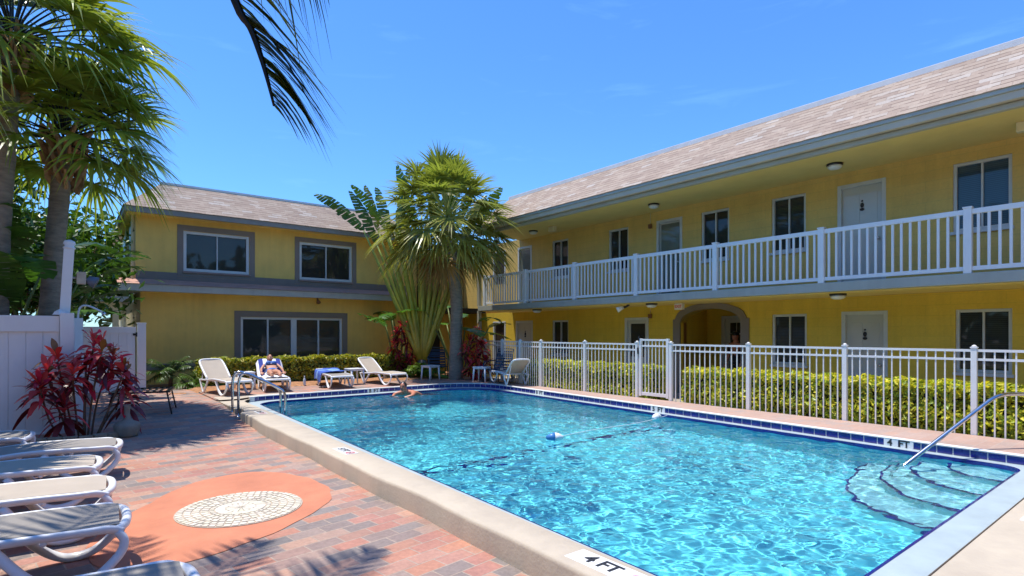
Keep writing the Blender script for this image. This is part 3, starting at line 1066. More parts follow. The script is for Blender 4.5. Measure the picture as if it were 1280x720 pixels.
mb.bbox(11.885, 12.02, -8, 15.30, 6.25, 6.365, 0.010)
mb.bbox(12.02, 20, 15.19, 15.30, 6.265, 6.345, 0.010)
mb.build("roof_cap", COPING, H)
mb = MB()
mb.box(12.0, 20, -8, 15.2, 6.20, 6.262)
mb.build("flat_roof", GREYTRIM, H)
mb = MB()                                                     # body of the wing behind the facade
mb.box(BX + 2.2, 20, -8, 19.9, -0.1, 5.1)
mb.add([(BX, 15.0, -0.1), (BX, 15.0, -.1), (BX, 15.0, -.1)], [])
mb.add([(BX, -8, -.1), (20, -8, -.1), (20, -8, 5.1), (BX, -8, 5.1)], [(0, 1, 2, 3)])
mb.add([(BX, 19.9, -.1), (20, 19.9, -.1), (20, 19.9, 5.1), (BX, 19.9, 5.1)], [(0, 1, 2, 3)])
mb.build("rear_wall", STUCCO, H)
mb = MB()
for y in (16.62,):
    mb.bbox(11.52, 11.64, y - 0.06, y + 0.06, 0, 2.455, 0.008)
    mb.bbox(11.52, 11.64, y - 0.06, y + 0.06, 2.64, 4.98, 0.008)
mb.build("column", GREYTRIM, H)

# ---- link block with the dark stair recess in the corner
T = thing("stair_block", "shaded yellow corner block with stairs hidden behind the palms", "building", (12, 20.5, 0))
mb = MB()
mb.box(9.9, 20, 20.0, 24, -0.1, 5.05)
mb.build("wall", STUCCO, T)
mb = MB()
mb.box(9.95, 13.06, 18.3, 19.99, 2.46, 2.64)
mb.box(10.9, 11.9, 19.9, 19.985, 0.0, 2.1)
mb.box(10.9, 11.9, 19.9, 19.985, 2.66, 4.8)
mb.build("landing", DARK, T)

# ---- yellow building at the far end
E_ = thing("yellow_annex", "two storey yellow annex with taupe window surrounds and pink pent roof", "building", (5.5, 19.2, 0))
py_ = Plane('y', 19.2)
pl_ = Plane('y', 19.0)
xz = lambda x, y, z: (x, z)
u1, u2, lw = (2.64, 4.47, 3.52, 4.73), (6.03, 7.87, 3.47, 4.74), (4.17, 7.43, 0.80, 2.18)
mb = MB()
py_.wall(mb, 1.45, 10.0, 3.0, 5.10, [u1, u2])
pl_.wall(mb, 1.55, 9.97, -0.1, 2.90, [lw])
mb.add([(9.97, 19.0, -.1), (9.97, 24, -.1), (9.97, 24, 2.9), (9.97, 19, 2.9)], [(0, 1, 2, 3)])
mb.add([(10.0, 19.2, 3.0), (10.0, 24, 3.0), (10.0, 24, 5.1), (10.0, 19.2, 5.1)], [(0, 1, 2, 3)])
mb.build("wall", STUCCO, E_)
mb = MB()                                                     # gable side, sunlit cream, runs back
mb.add([(1.45, 19.2, 2.9), (1.45, 31, 2.9), (1.45, 31, 5.1), (1.45, 19.2, 5.1)], [(0, 1, 2, 3)])
mb.add([(1.55, 19.0, -.1), (1.55, 31, -.1), (1.55, 31, 2.9), (1.55, 19, 2.9)], [(0, 1, 2, 3)])
mb.bbox(1.36, 1.449, 19.35, 19.5, 2.95, 5.08, 0.01)
mb.bbox(1.36, 1.449, 21.4, 21.6, 2.95, 5.08, 0.01)
mb.bbox(1.36, 1.449, 24.8, 25.1, 2.95, 5.08, 0.01)
mb.build("gable_wall", CREAMWALL, E_)
pg = Plane('x', 1.45)
for (a, b) in ((19.8, 20.9), (22.4, 23.6)):
    d = MB(); pg.box(d, a, b, 3.15, 4.9, 0.0, 0.03, 0, 0.01); d.build("shutter_panel", WHITE, E_)
mb = MB()
def surround(pl, w, t, o=0.022, s=0.0):
    a0, a1, z0, z1 = w
    pl.box(mb, a0 - t, a0 - 0.001, z0 - t + s, z1 + t, 0.0, o)
    pl.box(mb, a1 + 0.001, a1 + t, z0 - t + s, z1 + t, 0.0, o)
    pl.box(mb, a0 - 0.001, a1 + 0.001, z1 + 0.001, z1 + t, 0.0, o)
    pl.box(mb, a0 - 0.001, a1 + 0.001, z0 - t + s, z0 - 0.065, 0.0, o)
surround(py_, u1, 0.16); surround(py_, u2, 0.15); surround(pl_, lw, 0.18)
py_.box(mb, 1.45, u1[0] - 0.162, 3.0, 3.45, 0.0, 0.018)
py_.box(mb, u1[0] - 0.161, u1[1] + 0.161, 3.0, 3.355, 0.0, 0.018)
py_.box(mb, u1[1] + 0.162, u2[0] - 0.152, 3.0, 3.45, 0.0, 0.018)
py_.box(mb, u2[0] - 0.151, u2[1] + 0.151, 3.0, 3.315, 0.0, 0.018)
py_.box(mb, u2[1] + 0.152, 10.0, 3.0, 3.45, 0.0, 0.018)
pl_.box(mb, lw[1] + 0.182, 9.97, 0.60, 0.78, 0.0, 0.018)
pl_.box(mb, 1.55, lw[0] - 0.182, 0.60, 0.78, 0.0, 0.018)
mb.build("taupe_band", TAUPE, E_)
window(py_, E_, *u1, GLASSBR, fw=0.085, fmat=FRAMEWH, sillmat=pmat("terracotta_sill", (0.30, 0.20, 0.16), 0.7))
window(py_, E_, *u2, GLASSDK, fw=0.085, fmat=FRAMEWH, sillmat=bpy.data.materials["terracotta_sill"])
window(pl_, E_, *lw, GLASSGN, fw=0.075, mull=3, fmat=FRAMEWH, sill=False)
mb = MB()
mb.bbox(1.15, 10.35, 18.70, 18.78, 5.04, 5.20, 0.008)
mb.bbox(1.15, 1.22, 18.78, 31, 5.04, 5.20, 0.008)
mb.build("fascia", pmat("taupe_fascia", (0.27, 0.24, 0.20), 0.6, 0.06), E_)
mb = MB()
mb.box(1.23, 10.3, 18.79, 24, 5.055, 5.09)
mb.build("soffit", SOFFIT, E_)
mb = MB()
zt = 6.13
mb.add([(1.12, 18.67, 5.195), (10.4, 18.67, 5.195), (9.4, 19.67, zt), (2.12, 19.67, zt)], [(0, 1, 2, 3)])
sl2 = math.hypot(1.0, zt - 5.195)
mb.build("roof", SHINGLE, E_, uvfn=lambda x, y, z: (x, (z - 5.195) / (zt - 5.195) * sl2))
mb = MB()
mb.add([(1.12, 18.67, 5.195), (2.12, 19.67, zt), (2.12, 31, zt), (1.12, 31, 5.195)], [(0, 1, 2, 3)])
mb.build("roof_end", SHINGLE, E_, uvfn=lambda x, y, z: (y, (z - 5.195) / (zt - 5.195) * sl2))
mb = MB()
mb.add([(10.4, 18.67, 5.195), (9.4, 19.67, zt), (9.4, 24, zt), (10.4, 24, 5.195)], [(0, 1, 2, 3)])
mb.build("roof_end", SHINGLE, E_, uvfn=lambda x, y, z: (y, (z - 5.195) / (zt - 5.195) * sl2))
mb = MB()
mb.bbox(2.10, 9.42, 19.655, 19.78, zt - 0.005, zt + 0.065, 0.01)
mb.box(2.13, 9.4, 19.78, 31, zt - .05, zt)
mb.build("roof_cap", COPING, E_)
mb = MB()                                                     # pent roof over the ground floor
mb.bbox(1.02, 9.95, 18.50, 18.56, 2.83, 3.03, 0.008)
mb.bbox(1.02, 1.08, 18.56, 20.2, 2.83, 3.03, 0.008)
mb.box(1.08, 9.94, 18.56, 18.998, 2.85, 2.875)
mb.box(1.08, 1.549, 18.998, 20.2, 2.85, 2.875)
mb.build("pent_fascia", BLUEGREY, E_)
mb = MB()
mb.add([(0.99, 18.47, 3.032), (9.97, 18.47, 3.032), (9.97, 19.18, 3.225), (0.99, 19.18, 3.225)], [(0, 1, 2, 3)])
mb.add([(0.99, 19.18, 3.225), (1.449, 19.18, 3.225), (1.449, 20.3, 3.225), (0.99, 20.3, 3.032)], [(0, 1, 2, 3)])
mb.build("pent_roof", pmat("pink_pent_roof", (0.50, 0.27, 0.19), 0.85, 0.14, 3.0, 0.4, 60), E_)

sp = thing("soffit_spotlight", "small bronze spotlight under the pent roof of the annex", "spotlight", (6.5, 18.8, 2.85))
mb = MB(); mb.lathe([(0.03, 0), (0.03, -0.05), (0.015, -0.06)], 6.5, 18.8, 2.85, 12)
mb.build("mount", BROWNBOX, sp)
mb = MB(); mb.tube([(6.5, 18.8, 2.80), (6.5, 18.76, 2.76), (6.5, 18.70, 2.68)], [0.02, 0.045, 0.075], 12)
mb.build("lamp_head", BROWNBOX, sp)

# ---- balcony railing
B_ = thing("balcony_railing", "white vinyl railing along the upper balcony of the motel wing", "railing", (11.56, 6, 2.64))
RX = 11.56
posts = [16.25, 13.99, 11.72, 9.46, 7.18, 4.88, 2.60, 0.32, -1.96]
for y in posts:
    mb = MB()
    mb.bbox(RX - .055, RX + .055, y - .055, y + .055, 2.60, 3.70, 0.006)
    mb.bbox(RX - .064, RX + .064, y - .064, y + .064, 3.70, 3.725, 0.006)
    mb.build("post", WHITE, B_)
mb = MB()
for a, b in zip(posts[:-1], posts[1:]):
    mb.bbox(RX - .03, RX + .03, b + .056, a - .056, 3.60, 3.685, 0.008)
mb.build("top_rail", WHITE, B_)
mb = MB()
for a, b in zip(posts[:-1], posts[1:]):
    mb.bbox(RX - .022, RX + .022, b + .056, a - .056, 2.68, 2.75, 0.006)
mb.build("bottom_rail", WHITE, B_)
bal = []
for a, b in zip(posts[:-1], posts[1:]):
    for i in range(1, 17):
        bal.append(a + (b - a) * i / 17)
bal.sort()
bal = [y for y in bal if y > 1.2]
proto = None
rest = MB()
for i, y in enumerate(bal):
    if i < 100:
        if proto is None:
            q = MB(); q.box(RX - .016, RX + .016, y - .019, y + .019, 2.74, 3.61)
            proto = q.build("baluster", WHITE, B_); y_first = y
        else:
            c = proto.copy(); COL.objects.link(c); c.parent = B_; c.location = (0, y - y_first, 0)
    else:
        rest.box(RX - .016, RX + .016, y - .019, y + .019, 2.74, 3.61)
tag(rest.build("balusters", WHITE, B_), kind='stuff')
# ------------------------------------------------------------------ fences, rails, lamps, signs, pool fittings
def text_mesh(name, body, size, mat, parent, M, extr=0.002):
    """lettering as a thin mesh; M maps the text plane into the world"""
    cu = bpy.data.curves.new(name, 'FONT')
    cu.body = body; cu.size = size; cu.align_x = 'CENTER'; cu.align_y = 'CENTER'; cu.extrude = extr; cu.offset = size * 0.022
    t = bpy.data.objects.new(name + "_src", cu)
    COL.objects.link(t)
    bpy.context.view_layer.update()
    me = bpy.data.meshes.new_from_object(t.evaluated_get(bpy.context.evaluated_depsgraph_get()))
    bpy.data.objects.remove(t)
    off = Vector((0, 0, 0)); q = parent
    while q is not None:
        off += Vector(q.location); q = q.parent
    me.transform(Matrix.Translation(-off) @ M)
    me.materials.clear(); me.materials.append(mat)
    o = bpy.data.objects.new(name, me)
    COL.objects.link(o); o.parent = parent
    return o

def frame_mat(origin, xdir, ydir):
    x = Vector(xdir).normalized(); y = Vector(ydir).normalized(); z = x.cross(y)
    return Matrix(((x.x, y.x, z.x, origin[0]), (x.y, y.y, z.y, origin[1]), (x.z, y.z, z.z, origin[2]), (0, 0, 0, 1)))

BLACKPAINT = pmat("black_lettering", (0.02, 0.02, 0.022), 0.5, 0.05)
REDPAINT = pmat("red_symbol", (0.55, 0.02, 0.04), 0.5, 0.05)
TILEWH = pmat("white_marker_tile", (0.80, 0.80, 0.78), 0.25, 0.03)

# depth markers on the tiled wall
def wall_marker(x, y, txt, label):
    i = min(range(len(TP) - 1), key=lambda k: (TP[k].x - x) ** 2 + (TP[k].y - y) ** 2)
    p = (TP[i] + TP[i + 1]) / 2; t = (TP[i + 1] - TP[i]).normalized(); n_ = Vector((-t.y, t.x))
    zc = (GZ + CZ - 0.016) / 2
    m = thing("depth_marker", label, "depth marker", (p.x, p.y, GZ), "depth markers round the pool")
    b = MB(); w, h = 0.175, (CZ - 0.016 - GZ) / 2
    xd = (-t.x, -t.y, 0)
    M = frame_mat((p.x + n_.x * 0.008, p.y + n_.y * 0.008, zc), xd, (0, 0, 1))
    b.bbox(-w, -0.004, -h, h, -0.004, 0.003, 0.002, mat=M); b.bbox(0.004, w, -h, h, -0.004, 0.003, 0.002, mat=M)
    b.build("plaque", TILEWH, m)
    text_mesh("lettering", txt, 0.125, BLACKPAINT, m, M @ Matrix.Translation((0, -0.004, 0.005)))
wall_marker(6.33, 13.6, "8  FT", "white 8 FT depth tiles in the far blue tile wall, beside the swimmer")
wall_marker(9.2, 10.5, "8  FT", "white 8 FT depth tiles in the blue wall below the white lounger by the fence")
wall_marker(9.05, 6.67, "5  FT", "white 5 FT depth tiles in the blue wall, by the fence gate")
wall_marker(8.80, 2.58, "4  FT", "white 4 FT depth tiles in the blue wall, behind the corner steps")
# depth markers let into the kerb and deck tops
def flat_marker(x, y, z, txt, label, xd=(0, -1, 0), yd=(1, 0, 0), w=0.46, h=0.165, symbol=True, size=0.135):
    m = thing("depth_marker", label, "depth marker", (x, y, z), "depth markers round the pool")
    M = frame_mat((x, y, z + 0.001), xd, yd)
    b = MB(); b.bbox(-w / 2, w / 2, -h / 2, h / 2, -0.01, 0.004, 0.002, mat=M)
    b.build("plaque", TILEWH, m)
    text_mesh("lettering", txt, size, BLACKPAINT, m, M @ Matrix.Translation((-0.05 if symbol else 0, 0, 0.0055)))
    if symbol:
        b = MB(); c = w / 2 - 0.07; ro, ri = 0.055, 0.043
        A = [(c + ro * math.cos(g), ro * math.sin(g), 0.006) for g in np.linspace(0, 6.283, 28)]
        B2 = [(c + ri * math.cos(g), ri * math.sin(g), 0.006) for g in np.linspace(0, 6.283, 28)]
        b.strip([tuple(M @ Vector(q)) for q in A], [tuple(M @ Vector(q)) for q in B2])
        b.box(-0.052, 0.052, -0.006, 0.006, 0.0045, 0.0062, mat=M @ Matrix.Translation((c, 0, 0)) @ Matrix.Rotation(R(45), 4, 'Z'))
        b.build("no_diving_ring", REDPAINT, m)
        b = MB()
        b.box(-0.026, 0.02, -0.006, 0.004, 0.0045, 0.0058, mat=M @ Matrix.Translation((c, 0, 0)) @ Matrix.Rotation(R(-30), 4, 'Z'))
        b.ellipsoid(tuple(M @ Vector((c + 0.024, -0.016, 0.005))), (0.008, 0.008, 0.001), 0, 8, 4)
        b.build("diver_symbol", BLACKPAINT, m)
flat_marker(2.615, 2.36, KZ, "4 FT", "white 4 FT tile with red no diving ring let into the kerb top", w=0.60, h=0.18, size=0.15)
flat_marker(2.665, 6.72, KZ, "5 FT", "worn white tile reading 5 FT let into the kerb halfway along the pool", w=0.46, h=0.16, size=0.12)
flat_marker(2.74, 10.95, KZ, "8 FT", "white depth tile let into the kerb beside the steel ladder", w=0.42, h=0.15, size=0.12)
flat_marker(6.02, 0.90, KZ, "4 FT", "white depth tile let into the broad beige deck near the gutter", xd=(1, 0, 0), yd=(0, 1, 0), w=0.46, h=0.17)

# pool fence
FX = 9.95
Fn = thing("pool_fence", "white metal picket fence between pool deck and the yellow hedge", "fence", (FX, 6, 0))
def fpost(par, y, top, x=FX, cap=True):
    x = fxo(y)
    b = MB(); b.bbox(x - .034, x + .034, y - .034, y + .034, 0.0, top, 0.004)
    b.bbox(x - .041, x + .041, y - .041, y + .041, top, top + .018, 0.004)
    b.lathe([(.036, 0), (.022, .022), (.004, .03)], x, y, top + .018, 10)
    return b.build("post", WHITEMETAL, par)
fy = [15.0, 13.72, 12.55, 11.38, 9.74, 8.12]
def fxo(y):                                                  # the run bends away from the pool past its corner
    return FX + max(0.0, y - 11.38) * 0.20
fy2 = [7.22, 5.50, 3.84, 2.17, 0.5, -1.2]
for y in fy + fy2:
    fpost(Fn, y, 1.445)
pick = []
for seq in (fy, fy2):
    for a, b in zip(seq[:-1], seq[1:]):
        k = max(2, round((a - b) / 0.112))
        pick += [a + (b - a) * i / k for i in range(1, k)]
for nm, z0, z1 in (("top_rail", 1.395, 1.43), ("middle_rail", 1.272, 1.305), ("bottom_rail", 0.12, 0.155)):
    for seq in (fy, fy2):
        b = MB()
        for a, c in zip(seq[:-1], seq[1:]):
            xa, xc = fxo(a), fxo(c)
            b.add([(xc - .016, c + .035, z0), (xc + .016, c + .035, z0), (xa + .016, a - .035, z0), (xa - .016, a - .035, z0), (xc - .016, c + .035, z1), (xc + .016, c + .035, z1), (xa + .016, a - .035, z1), (xa - .016, a - .035, z1)],
                  [(3, 2, 1, 0), (4, 5, 6, 7), (0, 1, 5, 4), (2, 3, 7, 6), (3, 0, 4, 7), (1, 2, 6, 5)])
        b.build(nm, WHITEMETAL, Fn)
pick.sort()
first = None; rest = MB()
for i, y in enumerate(pick):
    if i < 100:
        if first is None:
            b = MB(); b.box(FX - .0085, FX + .0085, y - .0085, y + .0085, 0.10, 1.40)
            first = b.build("picket", WHITEMETAL, Fn); yf = y
        else:
            c = first.copy(); COL.objects.link(c); c.parent = Fn; c.location = (fxo(y) - FX, y - yf, 0)
    else:
        rest.box(fxo(y) - .0085, fxo(y) + .0085, y - .0085, y + .0085, 0.10, 1.40)
tag(rest.build("pickets", WHITEMETAL, Fn), kind='stuff')

Gt = thing("fence_gate", "white metal picket gate set in the pool fence", "gate", (FX, 7.67, 0.2))
b = MB(); b.bbox(FX - .03, FX + .03, 7.27, 7.33, 0.27, 1.54, .004); b.bbox(FX - .03, FX + .03, 7.99, 8.05, 0.27, 1.54, .004)
b.bbox(FX - .02, FX + .02, 7.33, 7.99, 0.29, 0.36, .003); b.bbox(FX - .018, FX + .018, 7.33, 7.99, 1.49, 1.53, .003); b.bbox(FX - .018, FX + .018, 7.33, 7.99, 1.36, 1.395, .003)
b.build("gate_frame", WHITEMETAL, Gt)
for i in range(1, 7):
    y = 7.33 + 0.66 * i / 7
    b = MB(); b.box(FX - .0085, FX + .0085, y - .0085, y + .0085, 0.35, 1.5); b.build("picket", WHITEMETAL, Gt)
b = MB(); b.bbox(FX - .05, FX + .02, 8.055, 8.085, 1.20, 1.34, .004); b.bbox(FX - .05, FX - .02, 8.03, 8.055, 1.50, 1.60, .004)
b.build("latch", BLACKM, Gt)

# steel ladder rails and the step handrail
def bez(pts, n=10):
    """smooth polyline through rounded corners"""
    P = [Vector(p) for p in pts]; out = [P[0]]
    for i in range(1, len(P) - 1):
        a = P[i] + (P[i - 1] - P[i]) * min(0.48, 0.16 / max(1e-6, (P[i - 1] - P[i]).length))
        c = P[i] + (P[i + 1] - P[i]) * min(0.48, 0.16 / max(1e-6, (P[i + 1] - P[i]).length))
        for j in range(n + 1):
            t = j / n
            out.append(a * (1 - t) ** 2 + P[i] * 2 * t * (1 - t) + c * t * t)
    out.append(P[-1])
    return out
Ld = thing("pool_ladder", "pair of curved stainless steel ladder rails over the pool kerb", "ladder", (2.9, 11.6, 0.1))
for (ax, ay, bx, by) in ((2.49, 11.52, 3.27, 11.20), (2.49, 12.02, 3.33, 11.72)):
    b = MB()
    A, Bv = Vector((ax, ay, 0)), Vector((bx, by, 0))
    f = lambda s, z: tuple(A + (Bv - A) * s + Vector((0, 0, z)))
    b.tube(bez([f(0, 0.03), f(0, 0.80), f(0.12, 0.93), f(0.82, 0.62), f(0.98, 0.52), f(1.0, -0.75)]), 0.024, 12)
    b.lathe([(0.05, 0), (0.05, .012), (.03, .02)], ax, ay, patio_z(ax, ay) + .0, 14)
    b.build("rail", STEEL, Ld)
for z in (-0.1, -0.4, -0.68):
    b = MB(); b.bbox(3.20, 3.33, 11.20, 11.74, z, z + .03, .006); b.build("rung", WHITE, Ld)
Sr = thing("step_handrail", "stainless steel handrail rising out of the water over the corner steps", "handrail", (8.4, 2.1, -0.3))
b = MB()
b.tube(bez([(7.72, 2.46, -0.55), (7.78, 2.43, 0.0), (8.98, 1.73, 0.90), (9.45, 1.46, 0.90), (9.62, 1.36, 0.22)]), 0.024, 12)
b.build("rail", STEEL, Sr)
b = MB(); b.lathe([(0.055, 0), (0.055, .012), (.03, .02)], 9.62, 1.36, DZ, 14); b.build("escutcheon", STEEL, Sr)

# rope with floats
Rp = thing("float_rope", "thin white float rope sagging just above the pool water", "rope", (7, 6.15, WZ))
b = MB()
b.tube([(5.72 + (9.0 - 5.72) * t, 6.12 + 0.35 * t + 0.05 * math.sin(7 * t), WZ + 0.035 - 0.015 * math.sin(3.14 * t) + 0.03 * max(0, t - .8)) for t in np.linspace(0, 1, 30)], 0.0055, 6)
b.build("rope_line", WHITEPL, Rp)
BLUEPL = pmat("blue_plastic", (0.06, 0.22, 0.50), 0.35)
def buoy(x, y, rz, label, both=True):
    r = thing("float_buoy", label, "float", (x, y, WZ + 0.03), "floats on the pool rope")
    M = Matrix.Translation((x, y, WZ + 0.04)) @ Matrix.Rotation(rz, 4, 'Z')
    pr = [(-0.13, 0.015), (-0.11, 0.035), (-0.06, 0.062), (0.0, 0.075)]
    b = MB(); b.tube([tuple(M @ Vector((q, 0, 0))) for q, _ in pr], [w for _, w in pr], 14); b.build("lower_half" if both else "float_half", BLUEPL if both else WHITEPL, r)
    b = MB(); b.tube([tuple(M @ Vector((-q, 0, 0))) for q, _ in pr], [w for _, w in pr], 14); b.build("float_half", WHITEPL, r)
buoy(5.60, 6.10, R(-34), "blue and white float bobbing in the middle of the pool")
buoy(8.42, 6.42, R(8), "white float under the 5 FT tiles by the wall", False)

# ceiling lamps, boxes, spotlight, exit sign on the motel wing
LAMPWH = pmat("lamp_diffuser", (0.72, 0.72, 0.68), 0.3)
def ceiling_lamp(x, y, z, label):
    r = thing("ceiling_lamp", label, "ceiling lamp", (x, y, z), "round ceiling lamps of the walkways")
    b = MB(); b.lathe([(.15, 0), (.15, -.035), (.14, -.04)], x, y, z, 24); b.build("mount", BLACKM, r)
    b = MB(); b.lathe([(.135, -.04), (.13, -.075), (.10, -.10), (.05, -.112), (.003, -.115)], x, y, z, 24); b.build("diffuser", LAMPWH, r)
ceiling_lamp(12.2, 4.9, 5.097, "round white lamp on the upper soffit, in front of the door with reflections")
ceiling_lamp(12.2, 9.4, 5.097, "round white lamp on the upper soffit, above the middle white door")
ceiling_lamp(12.2, 14.35, 5.097, "round white lamp on the upper soffit, close to the palm crown")
ceiling_lamp(11.85, 4.7, 2.433, "round white lamp under the balcony, above the pale ground floor door near the hedge")
ceiling_lamp(11.85, 9.2, 2.433, "round white lamp under the balcony, between spotlight and exit sign")
ceiling_lamp(11.85, 13.75, 2.433, "round white lamp under the balcony, close to the palms")
def junction(x, y, z, mat, name, label, cat, s=(.10, .16, .16)):
    r = thing(name, label, cat, (x, y, z), None)
    b = MB(); b.bbox(x - s[0] / 2, x + s[0] / 2, y - s[1] / 2, y + s[1] / 2, z - s[2] / 2, z + s[2] / 2, .012); b.build("housing", mat, r)
    b = MB(); b.bbox(x - s[0] / 2 - .008, x - s[0] / 2 + .001, y - s[1] / 2 + .015, y + s[1] / 2 - .015, z - s[2] / 2 + .015, z + s[2] / 2 - .015, .003); b.build("face_plate", mat, r)
    return r
junction(12.2, 2.0, 5.02, CREAM, "cream_box", "cream box hanging from the upper soffit by the blue blinds window", "speaker", (.14, .22, .16))
junction(12.2, 13.4, 5.02, CREAM, "cream_box", "cream box hanging from the upper soffit beside the palm crown", "speaker", (.14, .26, .16))
for z0, z1, lab in ((4.72, 5.09, "upper"), (2.15, 2.42, "lower")):
    r = junction(13.03, 10.17, z0, BROWNBOX, "conduit_box", "small brown box with conduit on the %s storey wall" % ("upper" if lab == "upper" else "ground"), "junction box", (.07, .10, .12))
    b = MB(); b.tube([(13.05, 10.17, z0 + .05), (13.05, 10.17, z1)], .011, 8); b.build("conduit", CREAM, r)
r = thing("flood_lamp", "silver floodlight with black arm under the balcony, by the storm door", "floodlight", (11.8, 10.1, 2.43))
b = MB(); b.tube([(11.85, 9.95, 2.43), (11.85, 10.05, 2.38), (11.8, 10.12, 2.36)], .03, 10); b.build("arm", BLACKM, r)
b = MB(); b.tube([(11.8, 10.1, 2.37), (11.74, 10.16, 2.33), (11.68, 10.22, 2.29)], [.045, .06, .085], 14); b.build("lamp_head", WHITEPL, r)
r = thing("exit_sign", "small white box sign reading EXIT in red, beside the arch crown", "sign", (12.4, 8.6, 2.36))
b = MB(); b.bbox(12.35, 12.45, 8.62, 8.86, 2.27, 2.43, .006); b.build("housing", WHITEPL, r)
text_mesh("lettering", "EXIT", 0.105, pmat("exit_red", (0.75, 0.10, 0.05), 0.5), r, frame_mat((12.347, 8.74, 2.35), (0, -1, 0), (0, 0, 1)))

# white privacy fence, its corner post and the far gate
VF = 11.45
P_ = thing("privacy_fence", "tall white vinyl privacy fence behind the red leaved plant", "fence", (-1.5, VF, 0))
def grooved(mb, pl, a0, a1, z0, z1, step=0.20, o=0.0):
    k = max(1, round((a1 - a0) / step)); w = (a1 - a0) / k
    for i in range(k):
        pl.box(mb, a0 + i * w + .004, a0 + (i + 1) * w - .004, z0, z1, o - .02, o, 0, .004)
    pl.box(mb, a0, a1, z0, z1, o - .03, o - .012)
pv_ = Plane('y', VF)
b = MB(); grooved(b, pv_, -6.0, -0.14, 0.10, 1.68); b.build("panel", WHITE, P_)
b = MB(); pv_.box(b, -6.0, -0.14, 1.68, 1.93, -.05, .035, 0, .01); b.build("top_rail", WHITE, P_)
b = MB(); pv_.box(b, -6.0, -0.14, 0.0, 0.10, -.05, .03, 0, .01); b.build("bottom_rail", WHITE, P_)
b = MB(); b.bbox(-.135, .045, VF - .09, VF + .09, 0, 1.98, .01); b.lathe([(.09, 0), (.06, .05), (.0, .09)], -.14, VF - .02, 1.95, 4, smooth=False); b.build("post", WHITE, P_)
ps = Plane('x', 0.02)
b = MB(); grooved(b, ps, VF + .095, 17.2, 0.15, 1.90); b.build("panel", WHITE, P_)
b = MB(); b.bbox(0.02, 0.17, 12.25, 12.40, 0.05, 1.92, .01); b.build("post", WHITE, P_)
G2 = thing("vinyl_gate", "white vinyl gate beside the corner of the yellow annex", "gate", (0.8, 17.3, 0.1))
pgt = Plane('y', 17.3)
b = MB(); grooved(b, pgt, 0.24, 1.30, 0.32, 1.66, 0.17); b.build("panel", WHITE, G2)
b = MB(); pgt.box(b, 0.22, 1.32, 1.66, 1.82, -.04, .02, 0, .008); b.build("top_rail", WHITE, G2)
b = MB(); pgt.box(b, 0.22, 1.32, 0.18, 0.32, -.04, .02, 0, .008); b.build("bottom_rail", WHITE, G2)
for z in (0.42, 1.60):
    b = MB(); pgt.box(b, 1.25, 1.42, z, z + .055, .02, .03); pgt.box(b, 1.31, 1.35, z - .03, z + .085, .02, .033); b.build("hinge", BLACKM, G2)
r = thing("gate_post", "white post carrying the vinyl gate hinges against the yellow wall", "post", (1.43, 17.3, 0))
b = MB(); b.bbox(1.345, 1.53, 17.22, 17.40, 0, 1.90, .008); b.build("shaft", WHITE, r)
b = MB(); b.bbox(1.335, 1.54, 17.21, 17.41, 1.90, 1.93, .008); b.build("cap", WHITE, r)
# leaning post with lantern
r = thing("lamp_post", "leaning white post with rounded cap rising behind the fence corner", "post", (-.12, VF + .15, 1.2))
q0, q1 = Vector((-.16, VF + .16, 0.4)), Vector((-.02, VF + .16, 3.02))
b = MB(); M = frame_mat(q0, (1, 0, 0), (0, 1, 0)); ax = (q1 - q0).normalized()
M = frame_mat(q0, Vector((ax.z, 0, -ax.x)), (0, 1, 0)); Ln = (q1 - q0).length
b.bbox(-.068, .068, -.068, .068, 0, Ln, .01, mat=M); b.build("shaft", WHITE, r)
b = MB(); b.tube([tuple(M @ Vector((0, 0, Ln + z))) for z in (0, .015, .03, .05, .09, .13, .155)], [.072, .085, .085, .06, .084, .07, .02], 14); b.build("cap", WHITE, r)
r = thing("lantern", "small beige lantern with bluish hood on the leaning post", "lantern", (0.1, VF + .15, 2.5))
b = MB(); b.bbox(.075, .20, VF + .10, VF + .22, 2.46, 2.66, .015); b.build("body", pmat("weathered_beige", (.46, .40, .30), .6, .2, 8), r)
b = MB(); b.tube([(.21, VF + .16, 2.56), (.25, VF + .16, 2.53), (.33, VF + .14, 2.49)], [.05, .07, .10], 14); b.build("hood", pmat("bluish_metal", (.10, .13, .18), .4), r)
b = MB(); b.tube([(0.0, VF + .16, 2.56), (.08, VF + .16, 2.56)], .02, 8); b.build("bracket", BLUEGREY, r)
r = thing("shower_pipe", "thin curved pale pipe over the gate side of the fence", "pipe", (.2, VF + 1, 1.9))
b = MB(); b.tube(bez([(.10, 12.3, 1.7), (.10, 12.3, 2.10), (.22, 12.3, 2.16), (.46, 12.3, 2.02)]), .016, 8); b.build("pipe_arm", WHITEPL, r)
b = MB(); b.tube([(.45, 12.3, 2.03), (.47, 12.3, 1.98)], [.02, .045], 10); b.build("shower_head", STEEL, r)
# walkway canopy behind the gate
r = thing("walkway_canopy", "low flat canopy with grey edge and cream beam behind the gate", "canopy", (-3, 18.5, 0))
b = MB(); b.bbox(-9, 1.34, 18.3, 18.36, 2.50, 2.645, .006); b.build("fascia", BLUEGREY, r)
b = MB(); b.box(-9, 1.34, 18.361, 21, 2.55, 2.63); b.build("roof", GREYTRIM, r)
b = MB(); b.bbox(-9, 1.1, 18.45, 18.6, 2.34, 2.498, .008); b.build("beam", CREAMWALL, r)
for x in (0.95, -3.2, -6.5):
    b = MB(); b.bbox(x - .07, x + .07, 18.46, 18.59, 0, 2.338, .008); b.build("post", CREAMWALL, r)
